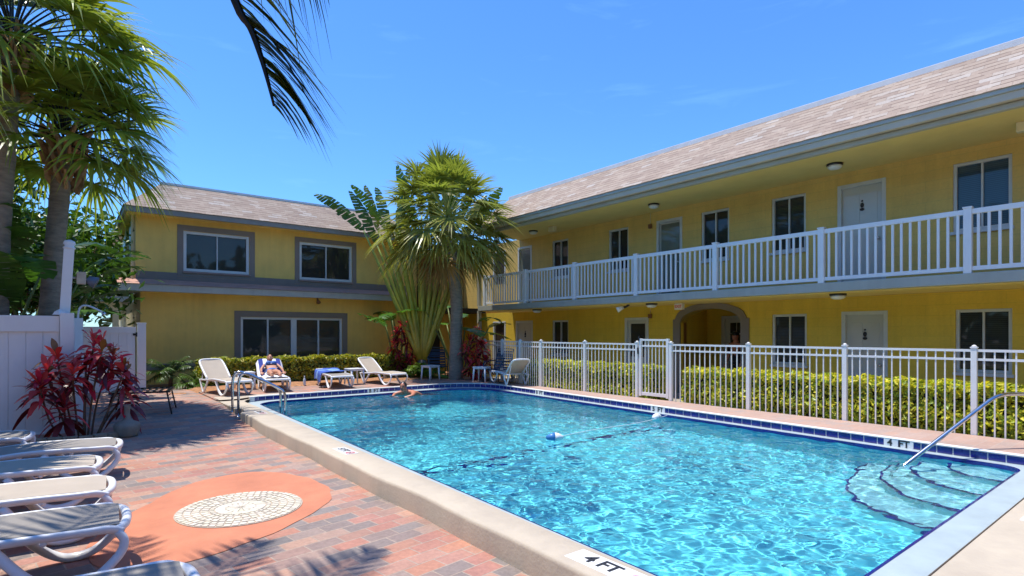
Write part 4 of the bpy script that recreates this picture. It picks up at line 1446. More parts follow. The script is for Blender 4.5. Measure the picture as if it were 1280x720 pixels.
# ------------------------------------------------------------------ mosaic, furniture, people, small things
rs = np.random.default_rng(23)
Mo = thing("stone_mosaic", "round pale stone mosaic with star centre let into the salmon patch", "mosaic", (1.26, 5.73, 0))
b = MB(); b.lathe([(0.545, 0.0), (0.545, 0.011), (0.0, 0.011)], 1.26, 5.73, 0, 64, smooth=False, caps=False)
b.build("bed", pmat("mosaic_grout", (0.46, 0.38, 0.29), 0.9, 0.1), Mo)
b = MB()
def wedge(r0, r1, a0, a1, z=0.016, n=3, point=False):
    c = 0.62 + 0.2 * rs.random()
    b.cur = (c, c * (0.96 + .04 * rs.random()), c * (0.88 + .08 * rs.random()))
    if point:
        am = (a0 + a1) / 2; rm = (r0 + r1) / 2
        P = [(r0, am), (rm, a0), (r1, am), (rm, a1)]
    else:
        P = [(r0, a0 + (a1 - a0) * i / n) for i in range(n + 1)] + [(r1, a1 - (a1 - a0) * i / n) for i in range(n + 1)]
    b.prism([(1.26 + r * math.cos(a), 5.73 + r * math.sin(a)) for r, a in P], 0.008, z + 0.0015 * rs.random(), bottom=False)
for i in range(16):
    wedge(0.012, 0.21, i * .3927 + .015, (i + 1) * .3927 - .015, point=True)
    wedge(0.135, 0.215, i * .3927 + .21, (i + 1) * .3927 + .18)
for k, (r0, r1, n_) in enumerate([(0.225, 0.262, 34), (0.272, 0.335, 30), (0.343, 0.405, 36), (0.413, 0.470, 44), (0.478, 0.535, 52)]):
    for i in range(n_):
        j = 0.006 * rs.standard_normal(2)
        g = 0.006 / r0
        wedge(r0 + abs(j[0]) * .6, r1 - abs(j[1]) * .6, 6.2832 * (i + .5 * (k % 2)) / n_ + g, 6.2832 * (i + 1 + .5 * (k % 2)) / n_ - g)
b.cur = (1, 1, 1)
b.build("stone_pieces", pmat("mosaic_stone", (0.88, 0.80, 0.66), 0.75, 0.12, 30, 0.3, 90, tint=True), Mo)

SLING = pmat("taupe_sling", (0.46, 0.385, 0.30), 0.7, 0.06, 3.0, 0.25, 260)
SLING_SHADED = pmat("shaded_sling", (0.28, 0.25, 0.215), 0.7, 0.06, 3.0, 0.25, 260)  # darkened sling tone: the shade on these loungers is put into the colour
def arcpath(P, n=6):
    """Catmull-Rom through the points"""
    P = [Vector(p) for p in P]
    Q = [P[0] * 2 - P[1]] + P + [P[-1] * 2 - P[-2]]
    out = []
    for i in range(1, len(Q) - 2):
        for j in range(n):
            t = j / n
            a, b_, c, d = Q[i - 1], Q[i], Q[i + 1], Q[i + 2]
            out.append(0.5 * ((2 * b_) + (c - a) * t + (2 * a - 5 * b_ + 4 * c - d) * t * t + (3 * b_ - a - 3 * c + d) * t ** 3))
    out.append(P[-1])
    return out

def lounger(name, label, ang, sling, group):
    r = thing(name, label, "sun lounger", (0, 0, 0), group)
    wy = 0.315
    seat = [(-0.30, .345), (-0.1, .35), (0.2, .375), (0.5, .375), (0.8, .365)]
    fr = MB()
    for s in (-1, 1):
        fr.tube(arcpath([(x, s * wy, z) for x, z in seat] + [(0.93, s * wy * .985, .36), (1.00, s * wy * .93, .33)], 5), 0.037, 10, sx=0.62)
    fr.tube(arcpath([(0.97, -wy * .96, .345), (1.02, -wy * .6, .35), (1.035, 0, .352), (1.02, wy * .6, .35), (0.97, wy * .96, .345)], 5), 0.030, 10)
    for x in (-0.28, 0.15, 0.6):
        fr.tube([(x, -wy, .335), (x, wy, .335)], 0.018, 8)
    fr.build("frame", WHITEPL, r)
    for s in (-1, 1):
        lg = MB()
        lg.tube(arcpath([(0.98, s * wy * .96, .335), (1.015, s * wy, .27), (0.985, s * wy, .18), (0.86, s * wy, .06), (0.74, s * wy, .026), (0.63, s * wy, .05), (0.50, s * wy, .16), (0.36, s * wy, .35)], 5), 0.032, 10, sx=0.7)
        lg.build("leg", WHITEPL, r)
        lg = MB()
        lg.tube(arcpath([(-0.66, s * (wy + .01), .33), (-0.60, s * (wy + .01), .22), (-0.47, s * (wy + .01), .03), (-0.43, s * (wy + .01), .024), (-0.39, s * (wy + .01), .05), (-0.14, s * (wy + .005), .34)], 5), 0.032, 10, sx=0.7)
        lg.tube([(-0.68, s * (wy + .01), .335), (-0.2, s * (wy + .01), .345)], 0.024, 10, sx=0.8)
        lg.build("leg", WHITEPL, r)
    # sling seat: a slightly sagging sheet between the rails
    sm_ = MB()
    xs_ = np.linspace(-0.27, 0.99, 15); ys_ = np.linspace(-1, 1, 9)
    prof = lambda x: float(np.interp(x, [-.3, -.1, .2, .5, .8, .95, 1.0], [.375, .378, .403, .403, .393, .385, .378]))
    V = [(x, y * (wy - .012) * (1 if x < .9 else 1 - (x - .9) * .9), prof(x) - 0.012 * (1 - y * y)) for x in xs_ for y in ys_]
    F = [(i * 9 + j, (i + 1) * 9 + j, (i + 1) * 9 + j + 1, i * 9 + j + 1) for i in range(14) for j in range(8)]
    sm_.add(V, F, 0, True); sm_.add([(v[0], v[1], v[2] - .006) for v in V], F, 0, True)
    sm_.build("seat_sling", sling, r)
    # backrest
    ca, sa = math.cos(ang), math.sin(ang)
    bp = lambda d, y, o=0.0: (-0.29 - d * ca + o * sa, y, .365 + d * sa + o * ca)
    bk = MB()
    Lb = 0.78
    bk.tube(arcpath([bp(0, -wy + .03), bp(.35, -wy + .02), bp(.66, -wy + .03), bp(Lb - .02, -wy + .10), bp(Lb, 0), bp(Lb - .02, wy - .10), bp(.66, wy - .03), bp(.35, wy - .02), bp(0, wy - .03)], 5), 0.026, 10)
    bo = bk.build("backrest", WHITEPL, r)
    sm_ = MB()
    ds_ = np.linspace(0.0, Lb - .01, 12)
    V = [bp(d, y * (wy - .03) * (1 if d < .62 else max(.5, 1 - ((d - .62) / .16) ** 2 * .42)), 0.012 - 0.015 * (1 - y * y)) for d in ds_ for y in ys_]
    F = [(i * 9 + j, (i + 1) * 9 + j, (i + 1) * 9 + j + 1, i * 9 + j + 1) for i in range(11) for j in range(8)]
    sm_.add(V, F, 0, True); sm_.add([tuple(Vector(v) - Vector((sa, 0, ca)) * .006) for v in V], F, 0, True)
    sm_.build("back_sling", sling, bo)
    if ang > 0.3:
        pr = MB()
        for s in (-1, 1):
            pr.tube([bp(.45, s * (wy - .06)), (-0.62, s * (wy - .02), .34)], 0.014, 8)
        pr.build("prop", WHITEPL, bo)
    return r
GL1, GL2 = "sun loungers lined up under the palms", "sun loungers along the far end of the pool"
flat = lounger("sun_lounger", "nearest white lounger, its shaded grey sling cut by the lower frame edge, next to the salmon patch", R(7), SLING_SHADED, GL1)
stack = [(-0.52, 3.36, -1.5, None), (-0.72, 4.89, -2.5, "white lounger with dappled grey sling beside the salmon patch, second of its line"),
         (-0.75, 5.97, -3, "white lounger with sunlit beige sling, third of its line"),
         (-0.80, 7.08, -3, "white lounger with half shaded sling, set back, fourth of its line"),
         (-0.57, 8.14, -4, "white lounger with shaded sling, pushed out below the red leaved plant"),
         (-1.42, 9.45, -4, "white lounger with only its foot showing, against the privacy fence")]
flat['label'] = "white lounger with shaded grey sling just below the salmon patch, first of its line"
for i, (x, y, a, lab) in enumerate(stack):
    z = patio_z(x, y) + 0.001
    if i == 0:
        flat.location = (x, y, z); flat.rotation_euler = (0, 0, R(a))
    else:
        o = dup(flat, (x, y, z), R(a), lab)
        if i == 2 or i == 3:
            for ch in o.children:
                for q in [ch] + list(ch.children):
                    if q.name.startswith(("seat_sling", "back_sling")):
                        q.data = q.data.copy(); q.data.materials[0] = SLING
FZ = DZ - 0.011
up = lounger("sun_lounger", "empty white lounger with raised back and palm shadow, behind the steel ladder", R(38), SLING, GL2)
up.scale = (.93, .93, .93)
up.location = (2.88, 14.85, FZ); up.rotation_euler = (0, 0, R(-80))
wl_ = lounger("sun_lounger", "white lounger under the sunbathing woman", R(34), SLING, GL2)
wl_.scale = (.88, .88, .88); wl_.location = (4.08, 15.1, FZ); wl_.rotation_euler = (0, 0, R(-98))
fl_ = dup(flat, (5.62, 15.0, FZ), R(-96), "white lounger lying flat under the blue towel", GL2, scale=.9)
l4 = lounger("sun_lounger", "white lounger with half raised back beside the 8 FT tiles and swimmer", R(36), SLING, GL2)
l4.location = (6.97, 14.95, FZ); l4.rotation_euler = (0, 0, R(-80))
l5 = dup(l4, (9.73, 12.42, DZ + .001), R(74), "white lounger standing against the pool fence in front of the yellow hedge", GL2, scale=.88)
l4.scale = (.87, .87, .87)

def side_table(label):
    r = thing("side_table", label, "side table", (0, 0, 0), "small white side tables")
    b = MB(); b.bbox(-.21, .21, -.21, .21, .42, .45, .012); b.bbox(-.19, .19, -.19, .19, .385, .419, .004)
    b.build("table_top", WHITEPL, r)
    for sx_ in (-1, 1):
        for sy_ in (-1, 1):
            b = MB(); b.tube([(sx_ * .175, sy_ * .175, .41), (sx_ * .185, sy_ * .185, .2), (sx_ * .20, sy_ * .20, 0)], [.03, .026, .022], 8); b.build("leg", WHITEPL, r)
    return r
st = side_table("white side table between the empty lounger and the sunbather")
st.location = (3.50, 15.5, FZ)
dup(st, (6.28, 15.15, FZ), R(6), "white side table beside the flat lounger with blue towel")
dup(st, (8.72, 15.15, FZ), R(12), "white side table in front of the light green fern")
dup(st, (9.58, 13.62, FZ), R(30), "white side table in front of the red leaved shrub by the fence")

NAVY = pmat("navy_vinyl_strap", (0.02, 0.045, 0.09), 0.35, 0.15, 5.0)
NAVYT = pmat("navy_tube", (0.02, 0.05, 0.08), 0.3, 0.1)
def strap_chair(label):
    r = thing("strap_chair", label, "patio chair", (0, 0, 0), "navy strap chairs by the palm")
    b = MB()
    for s in (-1, 1):
        b.tube(arcpath([(.32, s * .27, .36), (0, s * .28, .33), (-.22, s * .28, .36), (-.40, s * .28, .70), (-.50, s * .27, .95)], 5), .016, 8)
        b.tube(arcpath([(.32, s * .28, .36), (.36, s * .29, .2), (.34, s * .29, .015), (0, s * .29, .015), (-.34, s * .29, .015), (-.36, s * .29, .2), (-.28, s * .28, .46)], 4), .016, 8)
        b.tube(arcpath([(-.40, s * .29, .62), (-.1, s * .31, .60), (.22, s * .31, .58), (.34, s * .29, .36)], 4), .018, 8)
    b.tube([(-.50, -.27, .95), (-.505, 0, .965), (-.50, .27, .95)], .016, 8)
    b.tube([(.32, -.27, .36), (.32, .27, .36)], .016, 8)
    b.build("frame", NAVYT, r)
    line = arcpath([(.30, 0, .37), (0, 0, .345), (-.22, 0, .375), (-.40, 0, .71), (-.495, 0, .93)], 8)
    acc = 0; last = line[0]; seat, back = MB(), MB()
    for p, q in zip(line[:-1], line[1:]):
        acc += (q - p).length
        if acc > .058:
            acc = 0
            d = (q - p).normalized(); n_ = Vector((-d.z, 0, d.x))
            T_ = seat if p.z < .40 and p.x > -.25 else back
            c0, c1 = p - d * .025, p + d * .025
            T_.add([(c0.x, -.275, c0.z), (c0.x, .275, c0.z), (c1.x, .275, c1.z), (c1.x, -.275, c1.z), (c0.x, -.275, c0.z - .005), (c0.x, .275, c0.z - .005), (c1.x, .275, c1.z - .005), (c1.x, -.275, c1.z - .005)],
                   [(0, 1, 2, 3), (7, 6, 5, 4), (0, 4, 5, 1), (2, 6, 7, 3)])
    seat.build("seat_straps", NAVY, r); back.build("back_straps", NAVY, r)
    return r
sc_ = strap_chair("navy strap chair between fern and palm trunk")
sc_.location = (9.42, 15.9, FZ); sc_.rotation_euler = (0, 0, R(-115))
dup(sc_, (10.02, 13.45, FZ), R(-160), "navy strap chair with glinting straps in front of the pool fence")

# black slatted table
r = thing("slatted_table", "low black metal slatted table in the shade by the red leaved plant", "table", (1.05, 12.7, 0.08))
tz = patio_z(1, 12.6)
b = MB(); M = Matrix.Translation((1.08, 12.65, tz)) @ Matrix.Rotation(R(-12), 4, 'Z')
for i in range(9):
    x = -.42 + i * .105
    b.bbox(x - .02, x + .02, -.44, .44, .425, .437, .003, mat=M)
b.build("slats", BLACKM, r)
b = MB()
for y in (-.45, .45):
    b.bbox(-.47, .47, y - .014, y + .014, .405, .44, .004, mat=M)
for x in (-.46, .46):
    b.bbox(x - .014, x + .014, -.436, .436, .405, .438, .004, mat=M)
b.build("table_frame", BLACKM, r)
for sx_ in (-1, 1):
    for sy_ in (-1, 1):
        b = MB(); b.tube([tuple(M @ Vector((sx_ * .42, sy_ * .40, .41))), tuple(M @ Vector((sx_ * .50, sy_ * .44, .0)))], .014, 8); b.build("leg", BLACKM, r)
    b = MB()
    for k in range(4):
        z = .08 + k * .085
        b.tube([tuple(M @ Vector((sx_ * (.50 - .08 * z / .41), -.43, z))), tuple(M @ Vector((sx_ * (.50 - .08 * z / .41), .43, z)))], .007, 6)
    b.build("rungs", BLACKM, r)

# pot, bottle, sandals, towels
r = thing("floor_vase", "squat grey stoneware vase with narrow neck standing on the pavers", "vase", (0.70, 10.72, 0.03))
vz = patio_z(.70, 10.72)
b = MB(); b.lathe([(.145, 0), (.155, .03), (.178, .12), (.182, .17), (.16, .21), (.095, .24), (.05, .27), (.04, .36), (.042, .46), (.055, .50), (.045, .495), (.035, .45)], .70, 10.72, vz, 28)
b.build("vase_body", pmat("grey_stoneware", (.27, .24, .19), .75, .15, 7.0, .3, 50), r)
r = thing("water_bottle", "small clear drink bottle standing by the hedge near the blue towel", "bottle", (5.02, 15.55, FZ))
b = MB(); b.lathe([(.034, 0), (.036, .02), (.036, .15), (.028, .185), (.013, .21), (.013, .235)], 5.02, 15.55, FZ + .01, 14); b.build("bottle_body", pmat("clear_plastic", (.62, .66, .68), .15, .05), r)
b = MB(); b.lathe([(.016, .235), (.016, .26)], 5.02, 15.55, FZ + .01, 12); b.build("cap", WHITEPL, r)
for k, (x, y, a) in enumerate([(5.18, 14.62, 20), (5.30, 14.66, -15)]):
    r = thing("sandal", "dark flip flop on the deck below the blue towel" if k == 0 else "dark flip flop on the deck below the blue towel", "sandal", (x, y, FZ), "pair of dark sandals")
    M = Matrix.Translation((x, y, FZ)) @ Matrix.Rotation(R(a - 90), 4, 'Z')
    b = MB(); b.prism([tuple((M @ Vector((.13 * math.cos(t), (.045 + .008 * math.cos(t)) * math.sin(t), 0)))[:2]) for t in np.linspace(0, 6.1, 22)], FZ, FZ + .02); b.build("sole", BLACKM, r)
    b = MB(); b.tube([tuple(M @ Vector(q)) for q in ((0.0, -.045, .02), (.05, -.02, .05), (.08, 0, .022))], .007, 6); b.tube([tuple(M @ Vector(q)) for q in ((0.0, .045, .02), (.05, .02, .05), (.08, 0, .022))], .007, 6); b.build("strap", NAVY, r)
BLUETOWEL = pmat("blue_towel", (0.05, 0.11, 0.42), 0.95, 0.35, 9.0, 0.5, 150)
LBLUE = pmat("light_blue_towel", (0.20, 0.36, 0.66), 0.95, 0.3, 9.0, 0.5, 150)
def cloth(name, label, rows, mat, th=0.014, noise=0.012, mats=None, mfun=None):
    """draped sheet through rows of points, given some thickness and creases"""
    b = MB(); n = len(rows); k = len(rows[0])
    V = np.array(rows, dtype=float)
    V += rs.normal(0, noise, V.shape) * np.array([.5, .5, 1])
    V[:, :, 2] += abs(rs.normal(0, noise * .5, V.shape[:2]))
    F = [(i * k + j, (i + 1) * k + j, (i + 1) * k + j + 1, i * k + j + 1) for i in range(n - 1) for j in range(k - 1)]
    top = V.reshape(-1, 3); bot = top - np.array([0, 0, th])
    for q, fc in enumerate(F):
        pass
    b.add(top, F, 0, True); b.add(bot, F, 0, True)
    per = [i * k for i in range(n)] + [(n - 1) * k + j for j in range(1, k)] + [i * k + k - 1 for i in range(n - 2, -1, -1)] + [j for j in range(k - 2, 0, -1)]
    b.strip(top[per], bot[per], 0, True, close=True)
    if mfun:
        m0 = [mfun(i, j) for i in range(n - 1) for j in range(k - 1)]
        b.m[:len(F)] = m0; b.m[len(F):2 * len(F)] = m0
    o = b.build(name, mats or mat)
    return o
M5 = Matrix.Translation((5.62, 15.0, FZ)) @ Matrix.Rotation(R(-96), 4, 'Z') @ Matrix.Scale(.9, 4)
rows = []
for x in np.linspace(-0.72, 0.08, 13):
    row = []
    for y, dz in [(-.40, -.24), (-.385, -.10), (-.36, .0), (-.25, .015), (-.1, .01), (.05, .012), (.2, .012), (.32, .0)]:
        z = .425 + max(0, -.29 - x) * .12 + dz + .02 * math.sin(9 * x + 5 * y)
        row.append(tuple(M5 @ Vector((x + .12 * y, y, z))))
    rows.append(row)
tw = cloth("beach_towel", None, rows, None, mats=[BLUETOWEL, LBLUE], mfun=lambda i, j: 1 if (i // 3) % 3 == 1 else 0)
tag(tw, "crumpled blue towel spread over the flat lounger", "towel")
M2 = Matrix.Translation((4.08, 15.1, FZ)) @ Matrix.Rotation(R(-98), 4, 'Z') @ Matrix.Scale(.88, 4)
rows = []
ca, sa = math.cos(R(34)), math.sin(R(34))
for d in np.linspace(-.80, 1.0, 20):
    row = []
    for y in np.linspace(-.37, .37, 13):
        edge_ = max(0, abs(y) - .30)
        if d < 0:
            x, z = -0.29 + d * ca, .365 + .035 - d * sa
            x += .02
        else:
            x, z = -0.29 + d * 1.15, .412
        row.append(tuple(M2 @ Vector((x, y, z - edge_ * 2.0 + .004))))
    rows.append(row)
STRW = pmat("white_towel", (0.78, 0.78, 0.80), 0.95, 0.05, 8.0, 0.4, 150)
STRN = pmat("navy_stripe", (0.03, 0.05, 0.26), 0.95, 0.1, 8.0, 0.4, 150)
tw = cloth("beach_towel", None, rows, None, noise=.004, mats=[STRW, STRN], mfun=lambda i, j: 1 if j in (1, 2, 5, 9, 10) and i < 11 else 0)
tag(tw, "navy and white striped towel spread under the sunbathing woman", "towel")

# ---- people
SKIN = pmat("sun_tanned_skin", (0.55, 0.27, 0.17), 0.5, 0.08, 6.0)
SKIN2 = pmat("sunburnt_skin", (0.56, 0.22, 0.13), 0.42, 0.10, 6.0)
EYE = pmat("eye_dark", (0.02, 0.015, 0.01), 0.2)
LIP = pmat("lip", (0.42, 0.12, 0.10), 0.5)
HAIRBR = pmat("brown_hair", (0.16, 0.07, 0.03), 0.55, 0.3, 30)
HAIRDK = pmat("dark_wet_hair", (0.03, 0.025, 0.025), 0.35, 0.3, 30)
def figure(joints, edges, mats, M, extra=None, name="person_body", parent=None, sub=2):
    """one continuous skin grown round a posed skeleton"""
    names = list(joints)
    me = bpy.data.meshes.new("skeleton")
    me.from_pydata([joints[n_][0] for n_ in names], [(names.index(a), names.index(c)) for a, c in edges], [])
    o = bpy.data.objects.new("skeleton", me); COL.objects.link(o)
    md = o.modifiers.new("skin", 'SKIN'); md.use_smooth_shade = True; md.branch_smoothing = 0.4
    for i, n_ in enumerate(names):
        rr = joints[n_][1]
        me.skin_vertices[0].data[i].radius = rr if isinstance(rr, tuple) else (rr, rr)
        me.skin_vertices[0].data[i].use_root = (n_ == "pelvis")
    sd = o.modifiers.new("sub", 'SUBSURF'); sd.levels = sub; sd.render_levels = sub
    bpy.context.view_layer.update()
    ev = bpy.data.meshes.new_from_object(o.evaluated_get(bpy.context.evaluated_depsgraph_get()))
    b = MB()
    b.add([tuple(M @ v.co) for v in ev.vertices], [tuple(p.vertices) for p in ev.polygons], 0, True)
    bpy.data.objects.remove(o)
    if extra:
        extra(b)
    return b.build(name, mats, parent)

def head_features(b, Mh):
    """face on a head whose frame is x = forward (face), z = up; unit = metres about the head centre"""
    R3 = Mh.to_3x3(); P = lambda x, y, z: tuple(Mh @ Vector((x, y, z)))
    b.ellipsoid(P(0, 0, 0), (.095, .074, .112), 0, 18, 12, R3)          # skull
    b.ellipsoid(P(.022, 0, -.062), (.068, .056, .058), 0, 14, 9, R3)    # jaw
    b.ellipsoid(P(.098, 0, -.02), (.022, .014, .026), 0, 10, 7, R3)     # nose
    for s in (-1, 1):
        b.ellipsoid(P(.0, s * .076, -.01), (.018, .010, .030), 0, 10, 7, R3)
        b.ellipsoid(P(.082, s * .032, .012), (.010, .014, .008), 1, 8, 6, R3)
        b.ellipsoid(P(.084, s * .032, .030), (.010, .020, .005), 2, 8, 5, R3)
    b.ellipsoid(P(.083, 0, -.066), (.010, .024, .008), 3, 8, 5, R3)

def hand(b, Mw):
    """slightly curled hand: x = along the fingers, z = back of the hand"""
    R3 = Mw.to_3x3(); P = lambda x, y, z: tuple(Mw @ Vector((x, y, z)))
    b.ellipsoid(P(.045, 0, 0), (.052, .040, .016), 0, 12, 8, R3)
    for i, (y, ln) in enumerate([(-.028, .062), (-.010, .075), (.009, .078), (.027, .070)]):
        b.tube([P(.078, y, 0), P(.078 + ln * .5, y * 1.1, .002), P(.078 + ln * .8, y * 1.12, -.010), P(.078 + ln, y * 1.1, -.022)], [.0095, .009, .008, .006], 7)
    b.tube([P(.02, .035, -.004), P(.05, .058, -.010), P(.078, .062, -.014)], [.011, .010, .007], 7)

# sunbather: lies back on the raised lounger, arms along her sides, legs stretched towards the pool
sb = thing("person", "woman in a blue bikini lying back on the striped towel", "person", (4.08, 15.1, FZ))
J = {"pelvis": ((-.17, 0, .50), (.155, .10)), "belly": ((-.29, 0, .545), (.135, .095)), "chest": ((-.47, 0, .665), (.155, .105)), "neckbase": ((-.59, 0, .745), (.075, .06)), "neck": ((-.64, 0, .79), .048), "head": ((-.68, 0, .85), .07)}
E2 = [("pelvis", "belly"), ("belly", "chest"), ("chest", "neckbase"), ("neckbase", "neck"), ("neck", "head")]
for s, t in ((-1, "r"), (1, "l")):
    J.update({"sh" + t: ((-.535, s * .165, .70), .052), "el" + t: ((-.32, s * .285, .565), .040), "wr" + t: ((-.10, s * .30, .50), .028),
              "hip" + t: ((-.06, s * .10, .49), .092), "kn" + t: ((.34, s * .11, .515), .062), "ca" + t: ((.50, s * .11, .49), .056), "an" + t: ((.76, s * .10, .455), .036), "to" + t: ((.86, s * .13, .535), .026)})
    E2 += [("chest", "sh" + t), ("sh" + t, "el" + t), ("el" + t, "wr" + t), ("pelvis", "hip" + t), ("hip" + t, "kn" + t), ("kn" + t, "ca" + t), ("ca" + t, "an" + t), ("an" + t, "to" + t)]
tilt = Matrix.Rotation(R(-42), 4, 'Y')
MH = M2 @ Matrix.Translation((-.695, 0, .885)) @ tilt
def ex(b):
    head_features(b, MH)
    for s in (-1, 1):
        hand(b, M2 @ Matrix.Translation((-.10, s * .30, .50)) @ Matrix.Rotation(R(18), 4, 'Y'))
figure(J, E2, [SKIN, EYE, HAIRBR, LIP], M2, ex, "body", sb)
b = MB()
b.ellipsoid(tuple(MH @ Vector((-.028, 0, .022))), (.088, .084, .112), 0, 16, 10, MH.to_3x3())
b.build("hair", HAIRBR, sb)
b = MB()
MC = M2 @ Matrix.Translation((-.465, 0, .668)) @ Matrix.Rotation(R(-56), 4, 'Y')
def band(b, Mx, rx, ry, h, k=28):
    ring = lambda z, f: [tuple(Mx @ Vector((rx * f * math.cos(t), ry * f * math.sin(t), z))) for t in np.linspace(0, 2 * math.pi, k, endpoint=False)]
    A, B_, C_ = ring(-h / 2, .97), ring(0, 1.0), ring(h / 2, .97)
    b.strip(A, B_, 0, True, close=True); b.strip(B_, C_, 0, True, close=True)
band(b, MC, .125, .172, .10)
for s in (-1, 1):
    b.ellipsoid(tuple(MC @ Vector((.10, s * .075, 0.01))), (.055, .075, .062), 0, 14, 9, MC.to_3x3())
b.build("bikini_top", pmat("blue_bikini", (.06, .16, .46), .7, .3, 20), sb)
b = MB()
MP_ = M2 @ Matrix.Translation((-.13, 0, .495)) @ Matrix.Rotation(R(-75), 4, 'Y')
band(b, MP_, .118, .182, .12)
b.build("bikini_bottom", bpy.data.materials["blue_bikini"], sb)

# swimmer: prone at the surface, shoulders and back out of the water, face turned along the wall
SW = Matrix.Translation((6.75, 12.85, WZ + .045)) @ Matrix.Rotation(R(-165), 4, 'Z')
sw = thing("person", "dark haired swimmer with sunburnt shoulders at the far wall of the pool", "person", (6.75, 12.85, WZ))
J = {"pelvis": ((-.52, 0, -.20), (.15, .11)), "belly": ((-.36, 0, -.09), (.145, .10)), "chest": ((-.12, 0, .005), (.19, .12)), "neckbase": ((.06, 0, .065), (.08, .07)), "neck": ((.12, 0, .10), .055), "head": ((.16, 0, .16), .075)}
E2 = [("pelvis", "belly"), ("belly", "chest"), ("chest", "neckbase"), ("neckbase", "neck"), ("neck", "head")]
for s, t in ((-1, "r"), (1, "l")):
    J.update({"sh" + t: ((-.01, s * .20, .02), .075), "el" + t: ((.16, s * .33, -.03), .05), "wr" + t: ((.34, s * .20, -.07), .032),
              "hip" + t: ((-.62, s * .10, -.26), .09), "kn" + t: ((-.92, s * .13, -.52), .062), "an" + t: ((-1.28, s * .12, -.66), .04), "to" + t: ((-1.42, s * .13, -.76), .03)})
    E2 += [("chest", "sh" + t), ("sh" + t, "el" + t), ("el" + t, "wr" + t), ("pelvis", "hip" + t), ("hip" + t, "kn" + t), ("kn" + t, "an" + t), ("an" + t, "to" + t)]
MH2 = SW @ Matrix.Translation((.17, 0, .185)) @ Matrix.Rotation(R(25), 4, 'Z')
def ex2(b):
    head_features(b, MH2)
    for s in (-1, 1):
        hand(b, SW @ Matrix.Translation((.34, s * .20, -.07)) @ Matrix.Rotation(R(-s * 25), 4, 'Z'))
figure(J, E2, [SKIN2, EYE, HAIRDK, LIP], SW, ex2, "body", sw)
b = MB(); b.ellipsoid(tuple(MH2 @ Vector((-.022, 0, .024))), (.094, .084, .110), 0, 16, 10, MH2.to_3x3()); b.build("hair", HAIRDK, sw)
b = MB(); band(b, SW @ Matrix.Translation((-.54, 0, -.21)) @ Matrix.Rotation(R(62), 4, 'Y'), .125, .175, .26); b.build("swim_shorts", pmat("dark_red_shorts", (.16, .03, .03), .8), sw)

# person standing in the arch with a black cap
ST = Matrix.Translation((13.95, 8.06, 0.02)) @ Matrix.Rotation(R(168), 4, 'Z')
sd_ = thing("person", "person in dark clothes and black cap standing inside the arch", "person", (13.95, 8.06, 0.02))
J = {"pelvis": ((0, 0, .92), (.15, .12)), "belly": ((0, 0, 1.06), (.14, .11)), "chest": ((.01, 0, 1.26), (.165, .115)), "neckbase": ((0, 0, 1.41), (.08, .07)), "neck": ((.01, 0, 1.46), .055), "head": ((.02, 0, 1.54), .075)}
E2 = [("pelvis", "belly"), ("belly", "chest"), ("chest", "neckbase"), ("neckbase", "neck"), ("neck", "head")]
for s, t in ((-1, "r"), (1, "l")):
    J.update({"sh" + t: ((0, s * .19, 1.36), .06), "el" + t: ((-.02, s * .25, 1.08), .045), "wr" + t: ((.10, s * .24, .86), .032),
              "hip" + t: ((0, s * .10, .86), .095), "kn" + t: ((.02, s * .11, .48), .062), "an" + t: ((-.02, s * .11, .09), .04), "to" + t: ((.13, s * .13, .035), .032)})
    E2 += [("chest", "sh" + t), ("sh" + t, "el" + t), ("el" + t, "wr" + t), ("pelvis", "hip" + t), ("hip" + t, "kn" + t), ("kn" + t, "an" + t), ("an" + t, "to" + t)]
MH3 = ST @ Matrix.Translation((.03, 0, 1.565))
def ex3(b):
    head_features(b, MH3)
    for s in (-1, 1):
        hand(b, ST @ Matrix.Translation((.10, s * .24, .86)) @ Matrix.Rotation(R(70), 4, 'Y'))
figure(J, E2, [SKIN2, EYE, HAIRDK, LIP], ST, ex3, "body", sd_)
CLOTH = pmat("dark_clothes", (.018, .018, .022), .9, .2, 10)
J2 = {k: (v[0], (v[1][0] + .014, v[1][1] + .014) if isinstance(v[1], tuple) else v[1] + .014) for k, v in J.items() if k[:2] in ("pe", "be", "ch", "sh", "el", "hi", "kn", "an")}
J2["neckbase"] = ((0, 0, 1.385), (.085, .075))
figure(J2, [e for e in E2 if e[0] in J2 and e[1] in J2], CLOTH, ST, None, "shirt_and_trousers", sd_)
b = MB()
b.ellipsoid(tuple(MH3 @ Vector((-.004, 0, .055))), (.105, .086, .075), 0, 16, 10)
b.add([tuple(MH3 @ Vector(q)) for q in ((.06, -.07, .055), (.17, -.05, .045), (.185, 0, .043), (.17, .05, .045), (.06, .07, .055), (.06, -.07, .065), (.17, -.05, .053), (.185, 0, .051), (.17, .05, .053), (.06, .07, .065))],
      [(0, 1, 2, 3, 4), (9, 8, 7, 6, 5), (0, 5, 6, 1), (1, 6, 7, 2), (2, 7, 8, 3), (3, 8, 9, 4)])
b.build("cap", BLACKM, sd_)
